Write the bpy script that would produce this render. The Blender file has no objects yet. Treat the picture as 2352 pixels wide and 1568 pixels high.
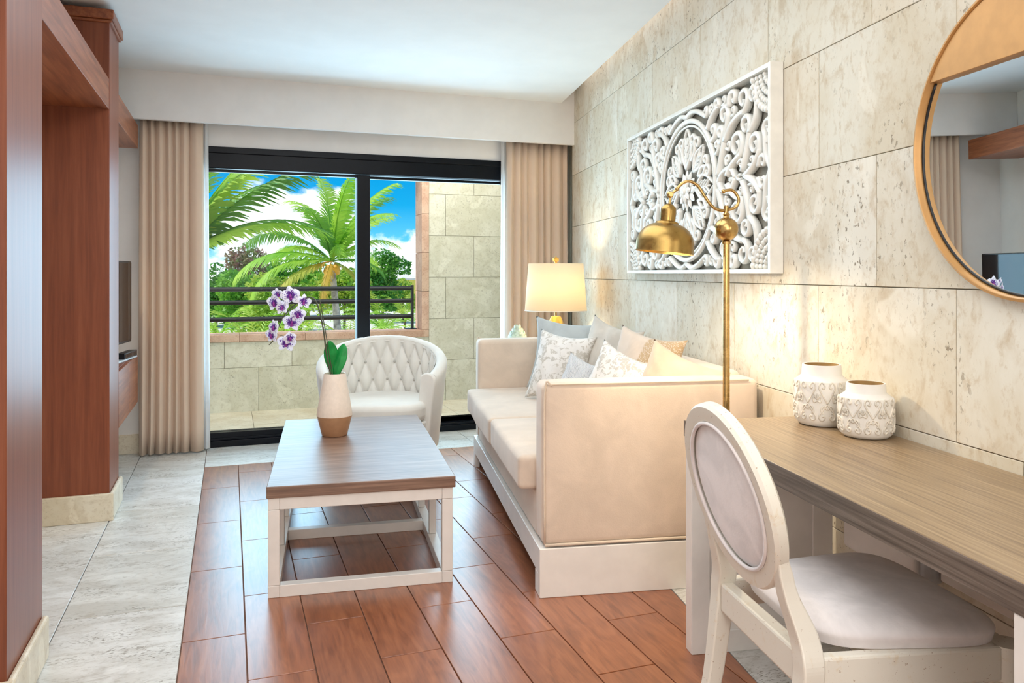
import bpy, bmesh, math, random
from math import sin, cos, pi, radians, sqrt, atan2, exp
from mathutils import Vector, Matrix, noise

S = bpy.context.scene
COL = S.collection
random.seed(7)
TH = radians(10.245)            # the stone wall is turned this much against the rest of the room
HC = 1.22                       # camera height
PSI = radians(19.8)

# ------------------------------------------------------------------ camera, sky, sun, fill, exposure
cam_d = bpy.data.cameras.new('camera')
cam = bpy.data.objects.new('camera', cam_d)
COL.objects.link(cam)
cam.location = (0, 0, HC)
cam.rotation_euler = (pi / 2, 0, -PSI)
cam_d.sensor_width = 36.0
cam_d.lens = 1800 / 2352 * 36.0
cam_d.shift_y = -(784 - 627) / 2352
cam_d.clip_start = 0.02
S.camera = cam

S.view_settings.view_transform = 'Standard'
S.view_settings.look = 'None'
S.view_settings.gamma = 1.0
S.view_settings.use_curve_mapping = False
S.view_settings.exposure = 0.13


def lin(r, g, b):
    def c(v):
        v /= 255.0
        return v / 12.92 if v <= 0.04045 else ((v + 0.055) / 1.055) ** 2.4
    return (c(r), c(g), c(b), 1.0)


class NT:
    """small node-graph helper"""
    def __init__(self, tree):
        self.t = tree
        self.n = tree.nodes
        self.n.clear()

    def node(self, typ, ins=None, **kw):
        nd = self.n.new(typ)
        for k, v in kw.items():
            setattr(nd, k, v)
        for k, v in (ins or {}).items():
            self.put(nd, k, v)
        return nd

    def put(self, nd, k, v):
        s = nd.inputs[k]
        if isinstance(v, bpy.types.NodeSocket):
            self.t.links.new(v, s)
        else:
            s.default_value = v

    def math(self, op, a, b=0.0, c=0.0, clamp=False):
        nd = self.node('ShaderNodeMath', operation=op, use_clamp=clamp)
        for i, v in enumerate((a, b, c)):
            self.put(nd, i, v)
        return nd.outputs[0]

    def vmath(self, op, a, b=(0, 0, 0)):
        nd = self.node('ShaderNodeVectorMath', operation=op)
        self.put(nd, 0, a)
        self.put(nd, 1, b)
        return nd.outputs[0]

    def mix(self, fac, a, b, mode='MIX'):
        nd = self.node('ShaderNodeMix', data_type='RGBA', blend_type=mode)
        self.put(nd, 0, fac)
        self.put(nd, 6, a)
        self.put(nd, 7, b)
        return nd.outputs[2]

    def ramp(self, fac, stops, interp='LINEAR'):
        nd = self.node('ShaderNodeValToRGB', {0: fac})
        cr = nd.color_ramp
        cr.interpolation = interp
        while len(cr.elements) < len(stops):
            cr.elements.new(0.5)
        for e, (p, c) in zip(cr.elements, stops):
            e.position = p
            e.color = c if len(c) == 4 else (*c, 1)
        return nd.outputs[0]

    def noise(self, vec, scale, detail=4, rough=0.55, dist=0.0):
        nd = self.node('ShaderNodeTexNoise', {'Scale': scale, 'Detail': detail, 'Roughness': rough, 'Distortion': dist})
        self.put(nd, 'Vector', vec)
        return nd.outputs['Fac']

    def maprange(self, v, a, b, c=0.0, d=1.0, smooth=True):
        nd = self.node('ShaderNodeMapRange', interpolation_type='SMOOTHSTEP' if smooth else 'LINEAR')
        for i, x in enumerate((v, a, b, c, d)):
            self.put(nd, i, x)
        return nd.outputs[0]


# sky: cyan-blue with cumulus clouds, by direction
W = bpy.data.worlds.new('sky')
S.world = W
W.use_nodes = True
q = NT(W.node_tree)
gen = q.node('ShaderNodeTexCoord').outputs['Generated']
sep = q.node('ShaderNodeSeparateXYZ', {0: gen})
zz = sep.outputs['Z']
skycol = q.ramp(q.math('MAXIMUM', zz, 0.0), [(0.0, lin(150, 214, 240)), (0.04, lin(92, 194, 234)), (0.085, lin(20, 160, 220)), (0.15, lin(0, 138, 206)), (1.0, lin(20, 110, 190))])
cv = q.vmath('MULTIPLY', gen, (1.0, 1.0, 1.5))
cv = q.vmath('ADD', cv, (3.1, 0.4, 7.3))
n1 = q.noise(cv, 6.0, 8, 0.55, 0.1)
n2 = q.noise(cv, 22.0, 6, 0.6, 0.1)
cover = q.math('ADD', q.maprange(zz, 0.05, 0.115, 0.045, -0.07), q.maprange(zz, 0.15, 0.6, 0.0, 0.06))
dens = q.math('ADD', q.math('ADD', n1, cover), q.math('MULTIPLY', q.math('SUBTRACT', n2, 0.5), 0.16))
mask = q.maprange(dens, 0.52, 0.60)
shade = q.mix(q.maprange(n2, 0.35, 0.62), (0.62, 0.78, 0.90, 1), (1.25, 1.25, 1.25, 1))
col = q.mix(mask, skycol, shade)
col = q.mix(q.maprange(zz, -0.02, 0.0), lin(190, 180, 150), col)
bg = q.node('ShaderNodeBackground', {'Color': col, 'Strength': 1.25})
q.t.links.new(bg.outputs[0], q.node('ShaderNodeOutputWorld').inputs[0])


def lamp(name, typ, loc, rot, energy, color=(1, 1, 1), **kw):
    d = bpy.data.lights.new(name, typ)
    d.energy = energy
    d.color = color
    for k, v in kw.items():
        setattr(d, k, v)
    o = bpy.data.objects.new(name, d)
    COL.objects.link(o)
    o.location = loc
    o.rotation_euler = rot
    return o


def look(o, target):
    d = Vector(target) - Vector(o.location)
    o.rotation_euler = d.to_track_quat('-Z', 'Y').to_euler()


sun = lamp('sun', 'SUN', (-8, 8, 14), (0, 0, 0), 3.6, (1, 0.96, 0.88), angle=radians(0.6))
sun.rotation_euler = Vector((0.80, -0.16, -1.15)).to_track_quat('-Z', 'Y').to_euler()
# added area lamps: sky-blue fill just outside the sliding door, fills inside the room
day_fill = lamp('daylight_fill', 'AREA', (1.0, 6.05, 1.25), (0, 0, 0), 68, (0.46, 0.76, 1.0), shape='RECTANGLE', size=2.2, size_y=1.7)
look(day_fill, (0.9, 0.0, 2.3))
fill = lamp('room_fill', 'AREA', (0.35, 0.2, 2.50), (0, 0, 0), 32, (0.97, 0.98, 1.0), shape='RECTANGLE', size=1.6, size_y=2.6)
fill2 = lamp('room_fill', 'AREA', (-0.2, -2.2, 1.7), (0, 0, 0), 46, (1.0, 0.95, 0.90), shape='RECTANGLE', size=1.8, size_y=1.6)
look(fill2, (0.6, 4.0, 1.9))
balc = lamp('balcony_fill', 'AREA', (1.0, 6.6, 2.70), (0, 0, 0), 36, (1.0, 0.97, 0.90), shape='RECTANGLE', size=3.0, size_y=0.7)  # added fill to brighten the balcony stone, not a fitted lamp
look(balc, (1.0, 7.0, 0.0))
fill3 = lamp('room_fill', 'AREA', (0.75, 3.2, 2.50), (0, 0, 0), 30, (0.93, 0.97, 1.0), shape='RECTANGLE', size=1.4, size_y=2.6)  # added overhead fill, no fixture here

cove = lamp('cove_light', 'AREA', (0, 0, 0), (0, 0, 0), 4.5, (1.0, 0.88, 0.80), shape='RECTANGLE', size=0.06, size_y=7.0)
cove.matrix_world = Matrix.Rotation(-TH, 4, 'Z') @ Matrix.Translation((1.37, 2.2, 2.72)) @ Matrix.Rotation(radians(-70), 4, 'Y')


# ------------------------------------------------------------------ materials
def mat(name):
    m = bpy.data.materials.new(name)
    m.use_nodes = True
    nt = NT(m.node_tree)
    p = nt.node('ShaderNodeBsdfPrincipled')
    out = nt.node('ShaderNodeOutputMaterial')
    nt.t.links.new(p.outputs[0], out.inputs[0])
    return m, nt, p, out


def ocoord(nt, scale=(1, 1, 1), rnd=True, kind='Object'):
    v = nt.node('ShaderNodeTexCoord').outputs[kind]
    v = nt.vmath('MULTIPLY', v, scale)
    if rnd:
        r = nt.node('ShaderNodeObjectInfo').outputs['Random']
        o = nt.node('ShaderNodeCombineXYZ', {0: nt.math('MULTIPLY', r, 37.0), 1: nt.math('MULTIPLY', r, 91.0), 2: nt.math('MULTIPLY', r, 53.0)}).outputs[0]
        v = nt.vmath('ADD', v, o)
    return v


def bump(nt, p, h, strength=0.3, dist=0.01):
    b = nt.node('ShaderNodeBump', {'Strength': strength, 'Distance': dist, 'Height': h})
    nt.put(p, 'Normal', b.outputs[0])


def plain(name, rgb, rough=0.5, metal=0.0, nscale=30, namt=0.06, bmp=0.0, sheen=0.0, coat=0.0, bscale=None, spec=0.5):
    m, nt, p, o = mat(name)
    nt.put(p, 'Specular IOR Level', spec)
    v = ocoord(nt)
    n = nt.noise(v, nscale, 3)
    c = lin(*rgb)
    d = tuple(x * (1 - 2 * namt) for x in c[:3]) + (1,)
    u = tuple(min(1, x * (1 + namt)) for x in c[:3]) + (1,)
    nt.put(p, 'Base Color', nt.mix(nt.maprange(n, 0.3, 0.7), d, u))
    nt.put(p, 'Roughness', rough)
    nt.put(p, 'Metallic', metal)
    if sheen:
        nt.put(p, 'Sheen Weight', sheen)
    if coat:
        nt.put(p, 'Coat Weight', coat)
        nt.put(p, 'Coat Roughness', 0.12)
    if bmp:
        bump(nt, p, nt.noise(v, bscale or nscale * 4, 3), bmp, 0.003)
    return m


def travertine(name, light, mid, dark, pits=1.0, rough=0.62, stretch=(1, 1, 1), scale=1.0, tint=0.10, spec=0.3, pit_rgb=(120, 100, 72), amt=0.55, plo=0.60):
    m, nt, p, o = mat(name)
    v = ocoord(nt, stretch)
    r = nt.node('ShaderNodeObjectInfo').outputs['Random']
    big = nt.noise(v, 2.6 * scale, 6, 0.6, 0.8)
    med = nt.noise(v, 9.0 * scale, 6, 0.65, 0.5)
    c = nt.mix(nt.maprange(big, 0.35, 0.65), lin(*mid), lin(*light))
    c = nt.mix(nt.math('MULTIPLY', nt.maprange(med, 0.50, 0.70), amt * 0.7), c, lin(*dark))
    # pale shell shapes
    vs = nt.vmath('ADD', v, (5.2, 1.3, 8.8))
    shell = nt.maprange(nt.noise(vs, 4.2 * scale, 2, 0.4, 0.6), 0.62, 0.66)
    c = nt.mix(nt.math('MULTIPLY', shell, 0.45), c, lin(*[min(255, x + 14) for x in light]))
    spk = nt.noise(v, 34 * scale, 6, 0.7, 0.2)
    c = nt.mix(nt.math('MULTIPLY', nt.maprange(spk, 0.50, 0.68), 0.42), c, lin(*dark))
    # small holes, gathered in patches
    fine = nt.noise(v, 62 * scale, 3, 0.6, 0.3)
    patch = nt.maprange(nt.noise(vs, 3.3 * scale, 3), 0.42, 0.66)
    hole = nt.math('MULTIPLY', nt.maprange(fine, plo, plo + 0.07), patch)
    hole = nt.math('MULTIPLY', hole, pits)
    c = nt.mix(nt.math('MULTIPLY', hole, 0.8), c, lin(*pit_rgb))
    c = nt.mix(1.0, c, nt.ramp(r, [(0, (1 - tint, 1 - tint, 1 - tint * 1.3)), (1, (1.0, 1.0, 1.0))]), 'MULTIPLY')
    nt.put(p, 'Base Color', c)
    nt.put(p, 'Roughness', rough)
    nt.put(p, 'Specular IOR Level', spec)
    h = nt.math('SUBTRACT', nt.math('MULTIPLY', med, 0.4), hole)
    bump(nt, p, h, 0.35, 0.006)
    return m


def wood(name, c1, c2, c3, grain=(60, 2.2, 60), rough=0.35, coat=0.0, tint=0.15, bmp=0.08, dist=0.6, figure=True, spec=0.5, fig=0.14):
    m, nt, p, o = mat(name)
    v = ocoord(nt, grain)
    r = nt.node('ShaderNodeObjectInfo').outputs['Random']
    n = nt.noise(v, 1.0, 5, 0.62, dist)
    n2 = nt.noise(nt.vmath('MULTIPLY', v, (0.16, 0.45, 0.16)), 1.0, 3, 0.5, 1.2)
    if figure:
        wv = nt.math('SINE', nt.math('MULTIPLY', n2, 34.0))
        n = nt.math('ADD', nt.math('MULTIPLY', n, 1 - 2 * fig), nt.math('MULTIPLY', nt.math('ADD', wv, 1.0), fig))
    c = nt.ramp(n, [(0.28, lin(*c3)), (0.5, lin(*c2)), (0.72, lin(*c1))])
    c = nt.mix(1.0, c, nt.ramp(r, [(0, (1 - tint, 1 - tint * 1.1, 1 - tint * 1.2)), (1, (1.0, 1.0, 1.0))]), 'MULTIPLY')
    nt.put(p, 'Base Color', c)
    nt.put(p, 'Roughness', rough)
    nt.put(p, 'Specular IOR Level', spec)
    if coat:
        nt.put(p, 'Coat Weight', coat)
        nt.put(p, 'Coat Roughness', 0.36)
        nt.put(p, 'Coat IOR', 1.5)
    bump(nt, p, n, bmp, 0.004)
    return m


def metal(name, rgb, rough=0.25, streak=None):
    m, nt, p, o = mat(name)
    v = ocoord(nt, streak or (40, 40, 40))
    n = nt.noise(v, 1.0, 4, 0.6)
    c = lin(*rgb)
    nt.put(p, 'Base Color', nt.mix(nt.maprange(n, 0.3, 0.7), tuple(x * 0.82 for x in c[:3]) + (1,), c))
    nt.put(p, 'Metallic', 1.0)
    nt.put(p, 'Roughness', nt.maprange(n, 0.2, 0.8, rough * 0.8, rough * 1.3))
    return m


def fabric(name, rgb, weave=260, namt=0.10, sheen=0.35, rough=0.9, mottle=7, bmp=0.25, pattern=None):
    m, nt, p, o = mat(name)
    v = ocoord(nt)
    c = lin(*rgb)
    n = nt.noise(v, mottle, 4, 0.6, 0.4)
    col = nt.mix(nt.maprange(n, 0.3, 0.7), tuple(x * (1 - 1.6 * namt) for x in c[:3]) + (1,), tuple(min(1, x * (1 + namt)) for x in c[:3]) + (1,))
    h = nt.noise(v, weave, 2)
    if pattern:
        kind, rgb2 = pattern
        if kind == 'damask':
            a = nt.noise(v, 17, 2, 0.5, 2.2)
            f = nt.math('MULTIPLY', nt.maprange(a, 0.50, 0.54), nt.maprange(nt.noise(v, 90, 2), 0.30, 0.5))
        elif kind == 'bead':
            vo = nt.node('ShaderNodeTexVoronoi', {'Scale': 150.0, 'Vector': v}).outputs['Distance']
            sx = nt.node('ShaderNodeSeparateXYZ', {0: nt.node('ShaderNodeTexCoord').outputs['Object']}).outputs['X']
            f = nt.math('MULTIPLY', nt.maprange(vo, 0.25, 0.5), nt.maprange(sx, 0.0, 0.012))
            h = nt.math('SUBTRACT', 1.0, nt.math('MULTIPLY', vo, nt.maprange(sx, 0.0, 0.012)))
        else:
            sp = nt.node('ShaderNodeSeparateXYZ', {0: nt.node('ShaderNodeTexCoord').outputs['Object']})
            a = nt.math('MULTIPLY', nt.math('SINE', nt.math('MULTIPLY', sp.outputs['X'], 620.0)), nt.math('SINE', nt.math('MULTIPLY', sp.outputs['Y'], 620.0)))
            f = nt.maprange(a, -0.2, -0.7)
            h = a
        col = nt.mix(f, col, lin(*rgb2))
    nt.put(p, 'Base Color', col)
    nt.put(p, 'Roughness', rough)
    nt.put(p, 'Sheen Weight', sheen)
    nt.put(p, 'Specular IOR Level', 0.15)
    bump(nt, p, h, bmp, 0.002)
    return m


def leafmat(name, c1, c2, scale=3.0, rough=0.55, trans=0.3):
    m, nt, p, o = mat(name)
    v = ocoord(nt)
    n = nt.noise(v, scale, 3)
    c = nt.mix(nt.maprange(n, 0.3, 0.7), lin(*c1), lin(*c2))
    nt.put(p, 'Base Color', c)
    nt.put(p, 'Roughness', rough)
    t = nt.node('ShaderNodeBsdfTranslucent', {'Color': c})
    mx = nt.node('ShaderNodeMixShader', {0: trans, 1: p.outputs[0], 2: t.outputs[0]})
    nt.t.links.new(mx.outputs[0], o.inputs[0])
    return m


def cloth_through(name, rgb, trans, rough=0.9, weave=300):
    m = fabric(name, rgb, weave=weave, namt=0.012, sheen=0.15, mottle=4, bmp=0.12)
    nt = m.node_tree
    p = next(n for n in nt.nodes if n.type == 'BSDF_PRINCIPLED')
    o = next(n for n in nt.nodes if n.type == 'OUTPUT_MATERIAL')
    t = nt.nodes.new('ShaderNodeBsdfTranslucent')
    t.inputs[0].default_value = lin(*rgb)
    mx = nt.nodes.new('ShaderNodeMixShader')
    mx.inputs[0].default_value = trans
    nt.links.new(p.outputs[0], mx.inputs[1])
    nt.links.new(t.outputs[0], mx.inputs[2])
    nt.links.new(mx.outputs[0], o.inputs[0])
    return m


def glow(name, rgb, strength):
    m, nt, p, o = mat(name)
    nt.put(p, 'Base Color', lin(*rgb))
    nt.put(p, 'Emission Color', lin(*rgb))
    n = nt.noise(ocoord(nt), 20, 2)
    nt.put(p, 'Emission Strength', nt.maprange(n, 0, 1, strength * 0.95, strength * 1.05))
    return m


M = {}
M['wall_stone'] = travertine('travertine_wall', (230, 224, 210), (220, 209, 188), (190, 164, 126), pits=1.0, stretch=(1, 1, 0.7), amt=0.75)
M['wall_stone_dark'] = plain('stone_joint', (150, 138, 116), 0.9)
M['balcony_stone'] = travertine('coral_stone_blocks', (236, 230, 212), (222, 216, 194), (186, 176, 146), pits=0.55, scale=1.3, pit_rgb=(110, 104, 84))
M['coping_stone'] = travertine('pink_coping_stone', (232, 196, 172), (214, 172, 148), (176, 126, 104), pits=0.6, scale=1.8, pit_rgb=(120, 78, 62))
M['floor_stone'] = travertine('travertine_floor', (230, 230, 228), (208, 206, 201), (158, 150, 136), pits=1.0, rough=0.34, stretch=(0.6, 1.4, 1), scale=1.7, amt=0.6, plo=0.55, spec=0.9, pit_rgb=(116, 106, 88))
M['base_stone'] = travertine('travertine_baseboard', (236, 226, 206), (222, 208, 182), (190, 168, 136), pits=0.7, rough=0.4, scale=1.5)
M['plank'] = wood('wood_look_tile', (172, 109, 71), (153, 91, 57), (123, 70, 42), grain=(46, 4.0, 46), rough=0.30, tint=0.16, bmp=0.10, dist=0.9, spec=0.7, coat=0.5, fig=0.06)
M['grout'] = plain('grout', (136, 104, 86), 0.8)
M['mahogany'] = wood('mahogany_veneer', (144, 82, 54), (132, 71, 45), (116, 60, 38), grain=(46, 46, 2.0), rough=0.42, spec=0.22, coat=0.28, tint=0.06, bmp=0.03, dist=0.4, figure=False)
M['mahogany_h'] = wood('mahogany_veneer_long', (170, 104, 66), (146, 82, 50), (112, 58, 34), grain=(46, 2.4, 46), rough=0.42, spec=0.25, coat=0.3, tint=0.06, bmp=0.03, dist=0.5, figure=False)
M['desk_top'] = wood('desk_laminate', (172, 147, 114), (147, 122, 91), (108, 87, 66), grain=(150, 3.0, 150), rough=0.3, tint=0.0, bmp=0.04, dist=0.2, figure=False)
M['desk_edge'] = wood('desk_edge_band', (134, 122, 112), (104, 92, 82), (68, 58, 52), grain=(150, 3.0, 150), rough=0.4, tint=0.0, bmp=0.05, dist=0.2, figure=False)
M['table_top'] = wood('coffee_table_veneer', (158, 128, 108), (128, 98, 80), (96, 70, 56), grain=(3.0, 90, 90), rough=0.40, tint=0.0, bmp=0.04, dist=0.3, figure=False, spec=0.7)
M['white_paint'] = plain('white_wall_paint', (238, 236, 234), 0.85, nscale=6, namt=0.015)
M['ceiling_paint'] = plain('ceiling_paint', (244, 246, 246), 0.8, nscale=5, namt=0.01)
M['white_lacquer'] = plain('white_lacquer', (238, 234, 228), 0.34, nscale=12, namt=0.02)
M['art_white'] = plain('carved_white_lacquer', (240, 238, 230), 0.28, nscale=14, namt=0.03, coat=0.3)
M['black_alu'] = plain('black_aluminium', (7, 12, 20), 0.34, nscale=40, namt=0.1, spec=0.18)
M['rail_black'] = plain('black_painted_steel', (26, 28, 32), 0.42, nscale=40, namt=0.1)
M['sofa'] = fabric('sofa_suede', (223, 204, 185), weave=240, namt=0.05, sheen=0.4, mottle=6)
M['piping'] = fabric('sofa_piping', (226, 208, 186), namt=0.04)
M['chair_linen'] = fabric('armchair_linen', (232, 228, 220), weave=320, namt=0.03, sheen=0.25, mottle=5, bmp=0.12)
M['chair_suede'] = fabric('dining_chair_suede', (232, 225, 223), weave=220, namt=0.08, sheen=0.5, mottle=9, bmp=0.15)
M['button'] = fabric('tuft_button', (190, 186, 178), namt=0.04)
M['curtain'] = cloth_through('curtain_cloth', (230, 206, 184), 0.14)
M['lining'] = cloth_through('curtain_lining', (240, 240, 240), 0.35)
M['brass'] = metal('brushed_brass', (198, 164, 106), 0.24, (8, 8, 60))
M['brass_aged'] = metal('aged_brass', (176, 144, 84), 0.30, (26, 26, 26))
M['gold_paint'] = plain('rose_gold_glaze', (208, 166, 128), 0.36, metal=0.45, nscale=30, namt=0.03)
M['mirror_gold'] = plain('gold_panel', (198, 150, 92), 0.42, metal=0.35, nscale=20, namt=0.04)
M['gold_leaf'] = metal('gold_leaf', (236, 190, 110), 0.34)
M['gap_shade'] = plain('grey_gap_shade', (150, 147, 136), 0.9)  # shade in the gaps of the carving, as a grey colour
M['ceramic'] = plain('matt_white_ceramic', (232, 228, 220), 0.6, nscale=10, namt=0.02)
M['jar_relief'] = plain('worn_relief_clay', (226, 218, 204), 0.7, nscale=40, namt=0.1)
M['jar_inside'] = plain('ochre_clay', (168, 134, 82), 0.8)
M['vase_top'] = plain('blush_ceramic', (242, 226, 210), 0.45, nscale=60, namt=0.02)
M['tv_black'] = plain('tv_glass', (10, 16, 24), 0.06)
M['grey_plastic'] = plain('grey_plastic', (190, 192, 194), 0.4)
M['black_plastic'] = plain('black_plastic', (22, 22, 24), 0.35)
M['orchid_leaf'] = leafmat('orchid_leaf', (22, 140, 62), (40, 176, 84), 14, 0.35, 0.15)
M['orchid_stem'] = plain('orchid_stem', (74, 74, 52), 0.5)
M['artichoke'] = plain('celadon_glaze', (206, 222, 204), 0.3, nscale=30, namt=0.12)
M['pot_soil'] = plain('moss', (84, 96, 60), 0.9)
M['sand'] = plain('pale_sand', (236, 226, 208), 0.95, nscale=0.6, namt=0.06)
M['palm_trunk'] = plain('palm_trunk', (196, 182, 164), 0.9, nscale=8, namt=0.25, bmp=0.5)
M['bark'] = plain('shrub_bark', (112, 92, 72), 0.9)
M['frond'] = leafmat('palm_frond', (140, 200, 50), (196, 226, 84), 0.8, 0.5, 0.45)
M['frond_dark'] = leafmat('palm_frond_dark', (84, 146, 50), (136, 190, 66), 0.8, 0.5, 0.35)
M['frond_old'] = leafmat('palm_frond_old', (206, 206, 84), (226, 178, 70), 0.8, 0.6, 0.35)
M['leaf_a'] = leafmat('shrub_leaf', (96, 168, 46), (160, 206, 66), 1.2, 0.5, 0.35)
M['leaf_b'] = leafmat('shrub_leaf_yellow', (140, 190, 50), (206, 216, 84), 1.2, 0.5, 0.35)
M['leaf_c'] = leafmat('shrub_leaf_deep', (70, 140, 44), (124, 186, 60), 1.2, 0.5, 0.35)
M['leaf_r'] = leafmat('shrub_leaf_red', (176, 120, 108), (120, 150, 66), 2.2, 0.5, 0.3)
M['coconut'] = plain('coconut_cluster', (236, 178, 60), 0.6)
M['ochre_wall'] = plain('far_ochre_plaster', (232, 214, 96), 0.8)
M['lamp_shade'] = cloth_through('lamp_shade_linen', (250, 240, 220), 0.55)
M['bulb'] = glow('warm_bulb', (255, 214, 150), 9.0)
M['spot_glow'] = glow('downlight_lens', (255, 232, 196), 6.0)
M['chrome'] = metal('chrome_ring', (220, 220, 220), 0.15)

# distressed cream paint of the dining chair
m, nt, p, o = mat('distressed_cream_paint')
v = ocoord(nt, (1, 1, 1), False)
worn = nt.maprange(nt.noise(v, 26, 5, 0.7, 0.4), 0.56, 0.74)
spk = nt.maprange(nt.noise(v, 130, 3, 0.6), 0.66, 0.72)
c = nt.mix(nt.math('MULTIPLY', worn, 0.5), lin(232, 226, 212), lin(216, 188, 140))
c = nt.mix(nt.math('MULTIPLY', spk, 0.6), c, lin(150, 110, 70))
nt.put(p, 'Base Color', c)
nt.put(p, 'Roughness', 0.5)
bump(nt, p, nt.noise(v, 60, 3), 0.08, 0.002)
M['distressed'] = m

# orchid petal: white with violet blotches towards the middle
m, nt, p, o = mat('orchid_petal')
v = ocoord(nt)
sep = nt.node('ShaderNodeSeparateXYZ', {0: nt.node('ShaderNodeTexCoord').outputs['Object']})
rad = nt.math('SQRT', nt.math('ADD', nt.math('POWER', sep.outputs['X'], 2.0), nt.math('POWER', sep.outputs['Y'], 2.0)))
blot = nt.math('ADD', nt.noise(v, 190, 3, 0.5), nt.maprange(rad, 0.0, 0.038, 0.22, -0.14))
c = nt.mix(nt.maprange(blot, 0.50, 0.56), lin(246, 240, 248), lin(104, 48, 150))
nt.put(p, 'Base Color', c)
nt.put(p, 'Roughness', 0.55)
t = nt.node('ShaderNodeBsdfTranslucent', {'Color': c})
nt.t.links.new(nt.node('ShaderNodeMixShader', {0: 0.3, 1: p.outputs[0], 2: t.outputs[0]}).outputs[0], o.inputs[0])
M['petal'] = m
M['lip'] = plain('orchid_lip', (150, 50, 150), 0.5)

# mirror glass and window glass
m, nt, p, o = mat('mirror_silver')
nt.put(p, 'Base Color', nt.mix(nt.noise(ocoord(nt), 2), lin(236, 242, 243), lin(240, 245, 246)))
nt.put(p, 'Metallic', 1.0)
nt.put(p, 'Roughness', 0.0)
M['mirror'] = m
m, nt, p, o = mat('window_glass')
tr = nt.node('ShaderNodeBsdfTransparent', {'Color': (0.97, 0.985, 0.98, 1)})
gl = nt.node('ShaderNodeBsdfGlossy', {'Roughness': 0.0, 'Color': (1, 1, 1, 1)})
fr = nt.node('ShaderNodeFresnel', {'IOR': 1.10})
nt.t.links.new(nt.node('ShaderNodeMixShader', {0: fr.outputs[0], 1: tr.outputs[0], 2: gl.outputs[0]}).outputs[0], o.inputs[0])
M['glass'] = m


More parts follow.
